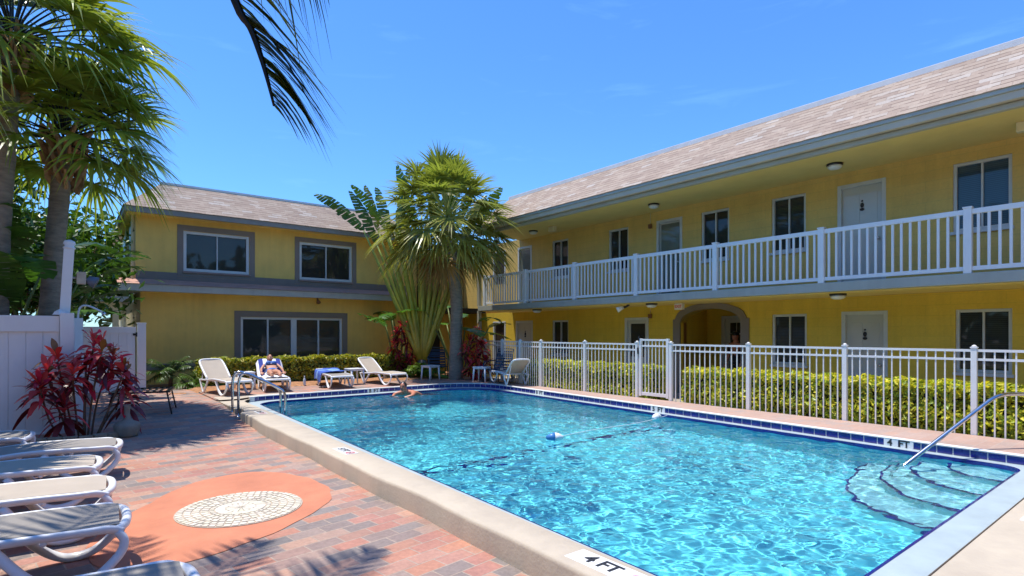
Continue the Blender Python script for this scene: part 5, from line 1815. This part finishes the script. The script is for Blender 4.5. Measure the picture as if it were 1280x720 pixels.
# ------------------------------------------------------------------ planting
rv = np.random.default_rng(41)
LEAFPALM = leafmat("palm_leaf", (0.20, 0.255, 0.045), 0.42, 0.33)
LEAFDEAD = leafmat("dry_palm_leaf", (0.42, 0.25, 0.075), 0.25, 0.6)
LEAFBAN = leafmat("banana_leaf", (0.10, 0.20, 0.028), 0.38, 0.35)
LEAFHEDGE = leafmat("hedge_leaf", (0.56, 0.54, 0.055), 0.38, 0.4)
LEAFGREEN = leafmat("green_leaf", (0.085, 0.16, 0.02), 0.35, 0.4)
LEAFFERN = leafmat("fern_leaf", (0.22, 0.36, 0.04), 0.4, 0.45)
LEAFRED = leafmat("red_cordyline_leaf", (0.62, 0.035, 0.055), 0.38, 0.28, tcol=(1.0, 0.35, 0.3))
TRUNKM = pmat("palm_trunk_bark", (0.25, 0.205, 0.155), 0.9, 0.3, 5.0, 0.9, 22, stretch=(1, 1, 3.5))
BOOTM = pmat("palm_boot_fibre", (0.44, 0.27, 0.13), 0.85, 0.4, 8.0, 0.7, 40, tint=True)
STEMM = pmat("green_stem", (0.16, 0.20, 0.05), 0.55, 0.3, 6.0)
PETIOLE = pmat("fan_petiole", (0.34, 0.36, 0.07), 0.45, 0.25, 3.0, tint=True)
WOODM = pmat("brown_stem", (0.17, 0.10, 0.06), 0.85, 0.3, 8.0, 0.4, 40)
BRANCHM = pmat("hedge_twigs", (0.035, 0.032, 0.012), 0.95, 0.4, 9.0)

def unit(v):
    return v / (np.linalg.norm(v) + 1e-9)

class Leaves:
    """fast collector of leaf strips (quads) for one mesh"""
    def __init__(self):
        self.V, self.F, self.C, self.n = [], [], [], 0
    def strip(self, A, B, col):
        A = np.asarray(A); B = np.asarray(B); k = len(A)
        self.V += [A, B]; self.C.append(np.tile(np.asarray(col, dtype=float), (2 * k, 1)))
        i = np.arange(k - 1) + self.n
        self.F.append(np.stack([i, i + 1, i + 1 + k, i + k], axis=1))
        self.n += 2 * k
    def quads(self, P, col):
        """P: (n,4,3)"""
        n = len(P)
        self.V.append(P.reshape(-1, 3)); self.C.append(np.repeat(col, 4, axis=0))
        self.F.append((np.arange(n * 4) + self.n).reshape(n, 4)); self.n += 4 * n
    def build(self, name, mat, parent=None, mats=None):
        b = MB()
        b.add(np.concatenate(self.V), np.concatenate(self.F).tolist(), 0, False, np.concatenate(self.C))
        return b.build(name, mats or mat, parent)

DOWN = np.array([0, 0, -1.0])
def blade(lv, base, d, side, length, width, droop, col, prof=(0.35, 0.9, 1.0, 0.8, 0.5, 0.06), pw=1.8, fold=0.0):
    """a strap leaf: starts along d, sinks with gravity, tapers"""
    k = len(prof); t = np.linspace(0, 1, k)
    C = base + np.outer(t * length, d) + np.outer(droop * length * t ** pw, DOWN)
    w = np.asarray(prof) * width * 0.5
    lv.strip(C + np.outer(w, side), C - np.outer(w, side), col)

def fan_leaf(lv, stem, hub0, d, pet, rad, nseg, col, droop, gap=0.0, dry=0.0):
    """costapalmate fan on its petiole"""
    d = unit(d)
    s = np.cross(d, np.array([0, 0, 1.0]));
    if np.linalg.norm(s) < .1:
        s = np.array([1.0, 0, 0])
    s = unit(s); u = unit(np.cross(s, d))
    t = np.linspace(0, 1, 6)
    C = hub0 + np.outer(t * pet, d) + np.outer(0.16 * pet * t ** 2, DOWN)
    stem.tube([tuple(q) for q in C], [.022, .018, .015, .013, .012, .011], 5, caps=False, col=np.array([1, 1, 1]) * (1 - .3 * dry))
    hub = C[-1]; d2 = unit(C[-1] - C[-2])
    u2 = unit(np.cross(s, d2))
    for i in range(nseg):
        a = (-1.9 + 3.8 * i / (nseg - 1)) + rv.normal(0, .03)
        dd = unit(d2 * math.cos(a) + s * math.sin(a) + u2 * (0.28 * abs(math.sin(a)) - .04) + rv.normal(0, .035, 3))
        ln = rad * (0.80 + 0.20 * math.cos(a * .8)) * rv.uniform(.9, 1.05)
        nn = unit(np.cross(dd, u2) + rv.normal(0, .25, 3))
        blade(lv, hub, dd, nn, ln, rad * .072, droop * rv.uniform(.7, 1.5), col * rv.uniform(.75, 1.2), (0.35, .85, 1.0, .85, .55, .25, .04), 2.4)

def sabal(name, label, base, top, lean_mid, trunk_r, nl, rad, pet, seed, deadn=6, boots=True, tilt=0.0, group=None, yellow=0.0, elr=(86, -42), dr=(.25, .55), tint=(1, 1, 1)):
    global rv
    rv = np.random.default_rng(seed)
    r = thing(name, label, "palm tree", base, group)
    base, top = np.array(base, dtype=float), np.array(top, dtype=float)
    b = MB()
    mid = (base + top) / 2 + np.array(lean_mid)
    path = arcpath([tuple(base - [0, 0, .2]), tuple(base + (mid - base) * .5), tuple(mid), tuple(mid + (top - mid) * .5), tuple(top)], 9)
    k = len(path)
    b.tube(path, [trunk_r * (1.22 - .28 * min(1, i / (k * .25)) + .03 * math.sin(i * 2.3)) for i in range(k)], 14)
    b.build("trunk", TRUNKM, r)
    if boots:
        b = MB()
        for i in range(46):
            t = i / 46; az = i * 2.39996
            z = -0.95 + 1.0 * t
            o = np.array([math.cos(az), math.sin(az), 0])
            rr = trunk_r * (1.0 + .15 * t)
            p0 = top + np.array([0, 0, z]) + o * rr * .8
            p1 = p0 + o * (.14 + .10 * t) + np.array([0, 0, .20 + .1 * rv.random()]) + rv.normal(0, .02, 3)
            c = rv.uniform(.55, 1.15)
            b.tube([tuple(p0), tuple((p0 + p1) / 2 + o * .035), tuple(p1)], [.085, .072, .040], 5, smooth=False, sx=.45, up=tuple(o), col=np.array([c, c * .95, c * .9]))
        b.build("leaf_bases", BOOTM, r)
    lv, dead, stem = Leaves(), Leaves(), MB()
    for i in range(nl):
        t = (i + .5) / nl
        el = math.radians(elr[0] + (elr[1] - elr[0]) * t ** 0.85) + rv.normal(0, .08)
        az = i * 2.39996 + rv.normal(0, .15)
        d = np.array([math.cos(az) * math.cos(el), math.sin(az) * math.cos(el), math.sin(el)])
        green = np.array(tint, dtype=float)
        yl = min(1, max(0, (t - .45) / .5)) * yellow
        col = green * (1 - yl) + np.array([1.9, 1.3, 1.3]) * yl
        fan_leaf(lv, stem, top + np.array([0, 0, -.1 + .25 * (1 - t)]) + d * .1, d, pet * rv.uniform(.8, 1.15), rad * rv.uniform(.85, 1.1), 27, col, dr[0] + dr[1] * t)
    for i in range(deadn):
        az = rv.uniform(0, 6.28); el = rv.uniform(-1.25, -.8)
        d = np.array([math.cos(az) * math.cos(el), math.sin(az) * math.cos(el), math.sin(el)])
        fan_leaf(dead, stem, top + np.array([0, 0, -.25]), d, pet * .75, rad * .8, 22, np.array([1.0, .95, .9]), .5, dry=.5)
    lv.build("crown", LEAFPALM, r)
    if deadn:
        dead.build("dry_leaves", LEAFDEAD, r)
    stem.build("leaf_stalks", PETIOLE, r)
    return r

GP = "tall cabbage palms behind the privacy fence"
sabal("cabbage_palm", "cabbage palm with curved grey trunk in the pool corner, yellowing skirt of fans", (9.46, 14.85, .2), (9.06, 14.75, 5.15), (.18, 0, .1), .20, 90, .98, 1.38, 3, deadn=9, boots=False, yellow=.9, elr=(88, -38), dr=(.12, .34), tint=(1.38, 1.26, 1.3))
sabal("cabbage_palm", "cabbage palm with thick dark trunk behind the leaning white post", (-.42, 13.0, 0), (-.08, 13.1, 5.20), (-.02, 0, 0), .16, 46, 1.00, 1.05, 5, deadn=0, group=GP, elr=(86, -16), dr=(.2, .4), tint=(1.5, 1.45, 1.1))
sabal("cabbage_palm", "tall cabbage palm at the picture edge with a shaggy brown boot head", (-.98, 12.5, 0), (-.76, 12.5, 6.50), (-.05, 0, 0), .15, 52, 1.15, 1.35, 8, deadn=0, group=GP, elr=(86, -12), dr=(.2, .4), tint=(1.55, 1.45, 1.1))
sabal("cabbage_palm", "cabbage palm with only bright frond tips showing over the loungers", (-2.75, 8.6, 0), (-2.35, 8.5, 5.0), (0, 0, 0), .2, 30, 1.05, 1.05, 13, deadn=2, group=GP, elr=(86, -15), tint=(1.6, 1.4, 1))

def pinnate(lv, stem, P0, d0, length, droop, nleaf, llen, lw, col, hang=.5, r0=.03, plane=None, curve=None, sides=(-1, 1)):
    """feather frond: arching midrib with paired leaflets"""
    t = np.linspace(0, 1, 14)
    C = P0 + np.outer(t * length, d0) + np.outer(droop * length * t ** 2, DOWN)
    if curve is not None:
        C = np.asarray(curve)
        t = np.linspace(0, 1, len(C))
    stem.tube([tuple(q) for q in C], list(r0 * (1 - .9 * t) + .003), 6)
    for i in range(nleaf):
        tt = .10 + .9 * (i + .5) / nleaf
        x = tt * (len(C) - 1); j = min(int(x), len(C) - 2); f = x - j
        p = C[j] * (1 - f) + C[j + 1] * f; tan = unit(C[j + 1] - C[j])
        s = unit(np.cross(tan, np.array([0, 0, 1.0]))) if plane is None else plane
        for sg in sides:
            ln = llen * (math.sin(math.pi * min(1, .12 + .88 * tt)) ** .6 + .12) * rv.uniform(.85, 1.1)
            dd = unit(tan * .75 + s * sg * .9 + DOWN * hang * .4 + rv.normal(0, .09, 3))
            nn = unit(np.cross(dd, s * .4 + np.array([0, 0, 1.0])) + rv.normal(0, .2, 3))
            blade(lv, p, dd, nn, ln, lw, hang * rv.uniform(.7, 1.4), col * rv.uniform(.7, 1.25), (.5, 1, .95, .7, .4, .05), 2.0)

# coconut palm whose trunk stands beside the viewer; one worn frond hangs into the sky
rv = np.random.default_rng(77)
cp = thing("coconut_palm", "coconut palm whose drooping frond hangs into the open sky", "palm tree", (-2.4, 3.1, 0))
b = MB(); b.tube(arcpath([(-2.4, 3.1, -.2), (-2.4, 3.2, 1.5), (-2.25, 3.4, 3.6), (-1.9, 3.6, 5.5)], 8), .16, 12); b.build("trunk", TRUNKM, cp)
lv, stem = Leaves(), MB()
top = np.array([-1.9, 3.6, 5.6])
hang = [tuple(top), (-1.15, 3.58, 6.0), (-.35, 3.56, 5.9), (.25, 3.75, 5.30), (.62, 3.92, 4.45), (.83, 3.93, 3.79), (.92, 3.92, 3.64), (.98, 3.91, 3.47), (1.02, 3.90, 3.32), (1.06, 3.90, 3.16)]
cv = np.array([tuple(q) for q in arcpath(hang, 4)])
pinnate(lv, stem, top, np.array([1.0, 0, 0]), 1, 0, 110, .62, .052, np.array([.6, .6, .8]), hang=.55, r0=.05, curve=cv, sides=(1,), plane=np.array([1.15, -.85, -.05]))
h2 = [tuple(top), (-1.0, 3.75, 6.2), (.2, 4.0, 5.6), (.86, 4.05, 4.75), (1.15, 3.90, 4.42), (1.27, 3.80, 4.36)]
pinnate(lv, stem, top, np.array([1.0, 0, 0]), 1, 0, 84, .52, .045, np.array([.6, .6, .8]), hang=1.0, r0=.045, curve=np.array([tuple(q) for q in arcpath(h2, 4)]), sides=(1,), plane=np.array([.45, -.35, -1.0]))
for az, el, ln in ((30, 26, 3.4), (48, 24, 3.3), (66, 22, 3.4), (84, 16, 3.4), (102, 20, 3.2), (125, 16, 3.0), (160, 14, 2.8), (205, 18, 2.8), (250, 15, 2.8), (290, 18, 2.8), (325, 22, 2.8), (350, 28, 2.6), (15, 50, 2.4), (75, 52, 2.4), (150, 58, 2.2)):
    d = np.array([math.cos(R(az)) * math.cos(R(el)), math.sin(R(az)) * math.cos(R(el)), math.sin(R(el))])
    pinnate(lv, stem, top, d, ln, .24, 46, .62, .04, np.array([.8, .9, .9]), hang=.5, r0=.04)
lv.build("crown", LEAFPALM, cp)
stem.build("leaf_stalks", PETIOLE, cp)

def banana_blade(lv, base, d, length, width, droop, col, torn=.3, side=None, nseg=16):
    """broad paddle leaf, torn along its ribs"""
    t = np.linspace(0, 1, nseg + 1)
    C = base + np.outer(t * length, d) + np.outer(droop * length * t ** 2.2, DOWN)
    s = unit(np.cross(d, np.array([0, 0, 1.0]))) if side is None else unit(side)
    n = unit(np.cross(s, d))
    w = width * .5 * np.clip(np.sin(np.pi * np.clip(.06 + t * .93, 0, 1)) ** .55, .05, 1)
    for sg in (-1, 1):
        sag = rv.uniform(.05, .2); sk = np.zeros(3)
        for i in range(nseg):
            if rv.random() < torn:
                sk = rv.normal(0, .10, 3) + DOWN * rv.uniform(0, .35); 
            else:
                sk = sk * .8
            gap = .10 if rv.random() < torn else 0.0
            a, c = C[i], C[i + 1] - (C[i + 1] - C[i]) * gap
            fw = (C[i + 1] - C[i]) * rv.uniform(.3, .8)
            oa = s * sg * w[i] + (n * .18 * w[i]) + DOWN * sag * w[i] + sk * w[i] + fw
            ob = s * sg * w[i + 1] + (n * .18 * w[i + 1]) + DOWN * sag * w[i + 1] + sk * w[i + 1] + fw * (1 - gap)
            q = rv.uniform(.82, 1.12)
            lv.strip(np.array([a, a + oa * .5 + n * .04 * w[i], a + oa]), np.array([c, c + ob * .5 + n * .04 * w[i], c + ob]), col * q)

# traveller's palm: a flat fan of long stalks with torn paddles above
rv = np.random.default_rng(19)
tp = thing("travellers_palm", "travellers palm with a flat fan of pale stalks and torn paddle leaves", "palm tree", (9.35, 16.7, .2))
fan_s = unit(np.array([.80, -.60, 0])); base = np.array([9.22, 16.55, .55])
lv, b, old = Leaves(), MB(), Leaves()
nf = 20
for i in range(nf):
    a = R(-22 + 42 * i / (nf - 1)) + rv.normal(0, .02)
    d = unit(fan_s * math.sin(a) + np.array([0, 0, 1.0]) * math.cos(a))
    pl_len = rv.uniform(4.1, 4.9)
    off = np.array([.10, .14, 0]) * (i % 3 - 1) * .5
    p0 = base + fan_s * .22 * math.sin(a) + off + np.array([0, 0, .25 * math.cos(a)])
    t = np.linspace(0, 1, 9)
    C = p0 + np.outer(t * pl_len, d) + np.outer(.10 * pl_len * abs(math.sin(a)) * t ** 2, DOWN)
    wv = rv.uniform(.85, 1.2)
    cols = np.concatenate([np.tile(np.array([1.35, .85, .45]) * (1 - tt) ** 1.5 + np.array([.95, 1.1, .9]) * (1 - (1 - tt) ** 1.5), (7, 1)) for tt in t]) * wv
    b.tube([tuple(q) for q in C], list(.075 * (1 - t) ** .8 + .022), 7, sx=1.0, col=cols)
    dd = unit(C[-1] - C[-2] + rv.normal(0, .10, 3))
    L_ = rv.uniform(1.9, 2.6)
    brown = rv.random() < .4
    c_ = np.array([2.6, 1.25, 1.4]) if brown else np.array([1.0, .95, .9]) * rv.uniform(.6, 1.15)
    banana_blade(lv, C[-1], dd, L_, rv.uniform(.27, .40), .06 + .55 * abs(math.sin(a)), c_, 0.85 if brown else .72, side=np.cross(dd, np.array([.6, .8, 0])) + rv.normal(0, .2, 3))
b.build("leaf_stalks", PETIOLE, tp)
lv.build("crown", LEAFBAN, tp)
b = MB(); b.tube([tuple(base - [0, 0, .6]), tuple(base - [0, 0, .2]), tuple(base + [0, 0, .35])], [.20, .19, .16], 12); b.build("trunk", TRUNKM, tp)

def paddle_clump(name, label, x, y, z0, n, hmin, hmax, seed, spread=.5, blade_l=(1.3, 1.9), w=.5, col=(1, 1, 1), group=None, az0=None, lean=.45):
    global rv
    rv = np.random.default_rng(seed)
    r = thing(name, label, "plant", (x, y, z0), group)
    lv, b = Leaves(), MB()
    for i in range(n):
        az = rv.uniform(0, 6.28) if az0 is None else rv.uniform(*az0)
        h = rv.uniform(hmin, hmax); tl = rv.uniform(.06, lean)
        o = np.array([math.cos(az), math.sin(az), 0])
        p0 = np.array([x, y, z0]) + o * rv.uniform(0, spread)
        d = unit(np.array([0, 0, 1.0]) + o * tl)
        t = np.linspace(0, 1, 6); C = p0 + np.outer(t * h, d) + np.outer(t ** 2 * h * .12, o)
        b.tube([tuple(q) for q in C], list(.045 - .025 * t), 6)
        dd = unit(C[-1] - C[-2] + o * .55 + rv.normal(0, .12, 3))
        banana_blade(lv, C[-1], dd, rv.uniform(*blade_l), w * rv.uniform(.8, 1.15), rv.uniform(.15, .6), np.array(col) * rv.uniform(.7, 1.3), .3)
    b.build("stems", STEMM, r); lv.build("leaves", LEAFBAN, r)
    return r
paddle_clump("bird_of_paradise", "broad dark paddle leaves beside the palm trunk, right at the balcony corner", 10.2, 15.9, .2, 9, 1.0, 2.4, 51, .35, (1.0, 1.5), .55, (1.0, 1.2, .9))
paddle_clump("bird_of_paradise", "broad green paddle leaves left of the traveller palm stalks", 8.75, 17.3, .2, 7, 1.5, 2.3, 52, .25, (1.0, 1.4), .6, (.8, 1.0, .8), None, None, .2)
GB = "paddle leaved clumps behind the fence"
paddle_clump("bird_of_paradise", "tall paddle leaved clump between the two palm trunks behind the fence", -1.35, 14.2, 0, 22, 1.6, 3.4, 53, .7, (1.4, 2.0), .55, (.62, .75, .7), GB)
paddle_clump("bird_of_paradise", "paddle leaved clump under the annex gable, one big leaf tilted", -.50, 15.8, 0, 13, 2.3, 3.3, 54, .30, (1.0, 1.35), .6, (.65, .8, .7), GB, None, .14)
paddle_clump("bird_of_paradise", "sunlit yellow green paddle leaves under the canopy behind the gate", .4, 21.5, 0, 20, .7, 1.9, 55, .9, (.9, 1.4), .4, (2.2, 1.9, 1.0), GB)

def cordyline(name, label, x, y, z0, stems, seed, leaf=(.28, .42), w=.092, dark=.35, group=None):
    global rv
    rv = np.random.default_rng(seed)
    r = thing(name, label, "plant", (x, y, z0), group)
    lv, b = Leaves(), MB()
    for (ox, oy, h) in stems:
        p0 = np.array([x + ox * .25, y + oy * .25, z0 - .1]); p1 = np.array([x + ox, y + oy, z0 + h])
        m_ = (p0 + p1) / 2 + rv.normal(0, .05, 3)
        b.tube([tuple(q) for q in arcpath([tuple(p0), tuple(m_), tuple(p1)], 5)], .014, 6)
        nl = 32
        for i in range(nl):
            t = i / nl; az = i * 2.39996 + rv.normal(0, .2)
            el = R(82 - 105 * t) + rv.normal(0, .1)
            d = np.array([math.cos(az) * math.cos(el), math.sin(az) * math.cos(el), math.sin(el)])
            s = unit(np.cross(d, np.array([0, 0, 1.0])) + rv.normal(0, .2, 3))
            base_ = p1 + np.array([0, 0, .10 - .34 * t])
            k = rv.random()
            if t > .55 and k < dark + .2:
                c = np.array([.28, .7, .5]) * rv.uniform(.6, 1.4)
            elif k < .10:
                c = np.array([.9, 9.0, 1.6]) * rv.uniform(.5, .8)
            elif k < .36:
                c = np.array([1.4, 3.6, 2.4]) * rv.uniform(.7, 1.1)
            else:
                c = np.array([1.0, rv.uniform(.6, 2.6), rv.uniform(.8, 1.8)]) * rv.uniform(.7, 1.6)
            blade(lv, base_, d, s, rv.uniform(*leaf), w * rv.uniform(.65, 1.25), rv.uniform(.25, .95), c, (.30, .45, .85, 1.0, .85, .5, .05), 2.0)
    b.build("stems", WOODM, r); lv.build("leaves", LEAFRED, r)
    return r
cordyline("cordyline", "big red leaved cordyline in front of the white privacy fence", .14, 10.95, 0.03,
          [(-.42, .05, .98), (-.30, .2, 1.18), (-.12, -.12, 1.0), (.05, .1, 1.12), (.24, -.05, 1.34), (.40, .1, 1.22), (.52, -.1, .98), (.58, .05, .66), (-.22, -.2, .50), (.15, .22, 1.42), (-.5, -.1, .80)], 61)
cordyline("cordyline", "red leaved shrub by the pool fence corner behind the white side table", 9.95, 14.55, .2,
          [(-.35, 0, .95), (-.12, .1, 1.15), (.10, 0, 1.30), (.32, .05, 1.05), (-.05, -.2, .8), (.3, -.25, .55), (-.3, -.2, .45), (.05, -.3, .35), (.22, .2, 1.5)], 62)
cordyline("cordyline", "dark red leaved shrub between the annex wall and the traveller palm", 8.75, 16.9, .2,
          [(-.42, -.1, 1.1), (-.2, .1, 1.45), (.1, 0, 1.3), (.25, -.1, .9), (-.35, -.25, .65), (0, -.3, .55), (-.1, 0, 1.75)], 63, dark=.75)
bd = thing("stone_edging", "low rough stone edging round the soil of the red leaved plant", "edging", (.1, 10.75, 0))
b = MB(); 
for i in range(11):
    a = -2.9 + i * .29
    M = Matrix.Translation((.10 + .62 * math.cos(a), 10.95 + .42 * math.sin(a), .06)) @ Matrix.Rotation(a + 1.57, 4, 'Z') @ Matrix.Rotation(rv.normal(0, .06), 4, 'X')
    b.bbox(-.085, .085, -.05, .05, -.07, .06 + .02 * rv.random(), .02, mat=M)
b.build("stones", pmat("rough_stone", (.30, .24, .17), .9, .3, 9, .6, 40), bd)
b = MB(); b.prism([(.10 + .58 * math.cos(a), 10.98 + .40 * math.sin(a)) for a in np.linspace(0, 6.1, 22)], 0.01, .055); b.build("soil", MULCH, bd)

def hedge(name, label, x0, x1, y0, y1, z0, z1, dens, mat, seed, size=.055, group=None, bright=1.0):
    """clipped hedge: twiggy dark core under a deep shell of small leaves"""
    r_ = np.random.default_rng(seed)
    h = thing(name, label, "hedge", ((x0 + x1) / 2, (y0 + y1) / 2, z0), group)
    b = MB(); b.bbox(x0 + .09, x1 - .09, y0 + .09, y1 - .09, z0, z1 - .10, .06); b.build("twigs", BRANCHM, h)
    faces = [('z', 1, (x1 - x0) * (y1 - y0)), ('x', -1, (y1 - y0) * (z1 - z0)), ('x', 1, (y1 - y0) * (z1 - z0)), ('y', -1, (x1 - x0) * (z1 - z0)), ('y', 1, (x1 - x0) * (z1 - z0))]
    P, Nn = [], []
    for ax, sg, area in faces:
        n = int(area * dens)
        q = np.stack([r_.uniform(x0, x1, n), r_.uniform(y0, y1, n), r_.uniform(z0, z1, n)], 1)
        i = 'xyz'.index(ax)
        lo, hi = (x0, y0, z0)[i], (x1, y1, z1)[i]
        dep = r_.exponential(.045, n) - .02
        bump = .03 * np.sin(q[:, (i + 1) % 3] * 7 + seed) + .025 * np.sin(q[:, (i + 2) % 3] * 11 + 2 * seed) + .02 * np.sin(q[:, (i + 1) % 3] * 23)
        q[:, i] = (hi - dep + bump) if sg > 0 else (lo + dep - bump)
        nn = np.zeros((n, 3)); nn[:, i] = sg
        P.append(q); Nn.append(nn)
    P = np.concatenate(P); Nn = np.concatenate(Nn); n = len(P)
    nrm_ = Nn + r_.normal(0, .55, (n, 3)) + np.array([0, 0, .35]); nrm_ /= np.linalg.norm(nrm_, axis=1, keepdims=True)
    a = np.cross(nrm_, r_.normal(0, 1, (n, 3))); a /= np.linalg.norm(a, axis=1, keepdims=True)
    c = np.cross(nrm_, a)
    s = (size * r_.uniform(.6, 1.25, n))[:, None]
    Q = np.stack([P - a * s, P + c * s * .42 + nrm_ * s * .1, P + a * s, P - c * s * .42 + nrm_ * s * .1], 1)
    k = r_.random(n)
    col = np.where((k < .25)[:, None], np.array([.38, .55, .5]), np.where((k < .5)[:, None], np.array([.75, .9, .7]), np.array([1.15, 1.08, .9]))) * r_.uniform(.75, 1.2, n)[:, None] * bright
    lv = Leaves(); lv.quads(Q, col); lv.build("foliage", mat, h)
    return h
hedge("hedge", "clipped yellow green hedge behind the pool fence, right of the gate", 10.38, 11.25, -1.5, 7.2, 0.0, .86, 1500, LEAFHEDGE, 71, .05, bright=1.12)
hedge("hedge", "clipped yellow green hedge behind the pool fence, left of the gate", 10.50, 11.25, 8.25, 12.9, 0.0, .86, 1400, LEAFHEDGE, 72, .05, bright=1.12)
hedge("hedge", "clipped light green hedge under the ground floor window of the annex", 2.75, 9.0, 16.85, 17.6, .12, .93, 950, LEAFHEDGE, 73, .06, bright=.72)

def tuft(name, label, x, y, z0, n, ln, llen, lw, mat, col, seed, hang=.4, el=(20, 75), trunk=0.0, cat="plant", group=None):
    global rv
    rv = np.random.default_rng(seed)
    r = thing(name, label, cat, (x, y, z0), group)
    lv, b = Leaves(), MB()
    for i in range(n):
        az = i * 2.39996 + rv.normal(0, .2); e = R(rv.uniform(*el))
        d = np.array([math.cos(az) * math.cos(e), math.sin(az) * math.cos(e), math.sin(e)])
        pinnate(lv, b, np.array([x, y, z0 + trunk]) + d * .03, d, ln * rv.uniform(.7, 1.1), .45, 24, llen, lw, np.array(col), hang=hang, r0=.011)
    b.build("leaf_stalks", STEMM, r); lv.build("leaves", mat, r)
    if trunk > .05:
        b = MB(); b.tube([(x, y, z0 - .05), (x + .01, y, z0 + trunk * .5), (x, y, z0 + trunk)], [.07, .055, .06], 10); b.build("trunk", WOODM, r)
    return r
tuft("fern", "bright light green fern beside the white side table", 8.95, 16.0, .2, 26, .95, .22, .035, LEAFFERN, (1, 1, 1), 81, el=(25, 80))
tuft("pygmy_date_palm", "small feathery dark green palm at the annex corner by the gate", 2.15, 17.9, .1, 24, .95, .20, .018, LEAFGREEN, (.8, .9, .9), 82, trunk=.42, el=(0, 75))
tuft("pygmy_date_palm", "feathery green shrub filling the hedge end beside the empty lounger", 2.75, 17.2, .1, 22, .80, .2, .022, LEAFGREEN, (1.1, 1.2, 1.0), 83, trunk=.1, el=(15, 80))

def broadleaf(name, label, x, y, z0, h, cr, n, seed, group=None, col=(1, 1, 1), size=.16, trunk_h=None):
    r_ = np.random.default_rng(seed)
    r = thing(name, label, "tree", (x, y, z0), group)
    b = MB(); th = trunk_h or h * .45
    b.tube([(x, y, z0 - .2), (x + .1, y, z0 + th * .5), (x, y + .1, z0 + th)], [.17, .14, .11], 10)
    cl = []
    for i in range(16):
        a = r_.uniform(0, 6.28); e = r_.uniform(-.2, 1.3); q = cr * r_.uniform(.35, .85)
        c = np.array([x + q * math.cos(a) * math.cos(e), y + q * math.sin(a) * math.cos(e), z0 + h - cr * .9 + q * math.sin(e)])
        cl.append(c)
        b.tube([(x, y + .1, z0 + th * .9), tuple((c + np.array([x, y, z0 + th])) / 2 + r_.normal(0, .15, 3)), tuple(c)], [.07, .045, .02], 6)
    b.build("trunk", WOODM, r)
    per = n // len(cl); P = np.concatenate([c + r_.normal(0, 1, (per, 3)) * cr * .26 * np.array([1, 1, .75]) for c in cl])
    m_ = len(P)
    nn = r_.normal(0, 1, (m_, 3)) + np.array([0, 0, .8]); nn /= np.linalg.norm(nn, axis=1, keepdims=True)
    a = np.cross(nn, r_.normal(0, 1, (m_, 3))); a /= np.linalg.norm(a, axis=1, keepdims=True); c = np.cross(nn, a)
    s = (size * r_.uniform(.5, 1.2, m_))[:, None]
    Q = np.stack([P - a * s, P + c * s * .4 + nn * s * .12, P + a * s, P - c * s * .4 + nn * s * .12], 1)
    lv = Leaves(); lv.quads(Q, np.array(col) * r_.uniform(.45, 1.35, m_)[:, None]); lv.build("crown", LEAFGREEN, r)
    return r
GT = "leafy trees behind the annex and canopy"
broadleaf("leafy_tree", "dense dark green tree filling the gap behind the palm trunks", -3.4, 19.5, 0, 7.4, 2.8, 8000, 91, GT, (.8, .9, .8))
broadleaf("leafy_tree", "bright yellow green tree showing beside the gable of the annex", -.1, 26.0, 0, 5.0, 2.2, 3600, 92, GT, (1.9, 1.7, 1.1))
broadleaf("leafy_tree", "low bushy green tree under the palm crowns", -2.2, 24.0, 0, 5.6, 2.6, 6000, 93, GT, (1.5, 1.5, 1.0))
broadleaf("leafy_tree", "dark green tree at the picture edge behind the privacy fence", -3.9, 15.2, 0, 6.0, 2.2, 3600, 94, GT, (.7, .8, .8))
broadleaf("leafy_tree", "low dark leafy bush between the thick palm trunk and the canopy", -1.2, 17.2, 0, 4.6, 1.9, 6000, 95, GT, (.7, .85, .8), .13, .8)
broadleaf("leafy_tree", "mid green leafy bush behind the leaning white post", -.35, 20.6, 0, 4.9, 1.9, 6000, 96, GT, (1.2, 1.3, .9), .14, 1.0)
broadleaf("leafy_tree", "dark spreading tree far behind the canopy", -5.5, 26.5, 0, 7.0, 3.2, 3800, 97, GT, (.9, 1.0, .8), .2)
# trees added unseen behind the viewer to block bright sky in the window reflections
r_ = np.random.default_rng(99)
P = []
for i in range(60):
    a = R(-150 + 250 * i / 59 + 90) if False else R(100 + 210 * i / 59)
    q = r_.uniform(19, 26); h = r_.uniform(6, 10)
    c = np.array([q * math.cos(a), q * math.sin(a) + 4, 0])
    k = 170
    g = r_.normal(0, 1, (k, 3)); g /= np.linalg.norm(g, axis=1, keepdims=True)
    P.append(c + g * np.array([1.9, 1.9, h * .48]) * r_.uniform(.75, 1.05, (k, 1)) + np.array([0, 0, h * .5]))
P = np.concatenate(P); m_ = len(P)
nn = r_.normal(0, 1, (m_, 3)); nn /= np.linalg.norm(nn, axis=1, keepdims=True)
a = np.cross(nn, r_.normal(0, 1, (m_, 3))); a /= np.linalg.norm(a, axis=1, keepdims=True); c = np.cross(nn, a)
s = r_.uniform(.35, .8, m_)[:, None]
lv = Leaves(); lv.quads(np.stack([P - a * s, P + c * s * .6, P + a * s, P - c * s * .6], 1), np.ones(3) * r_.uniform(.4, 1.2, m_)[:, None])
tag(lv.build("unseen_woods", LEAFGREEN), kind='stuff')
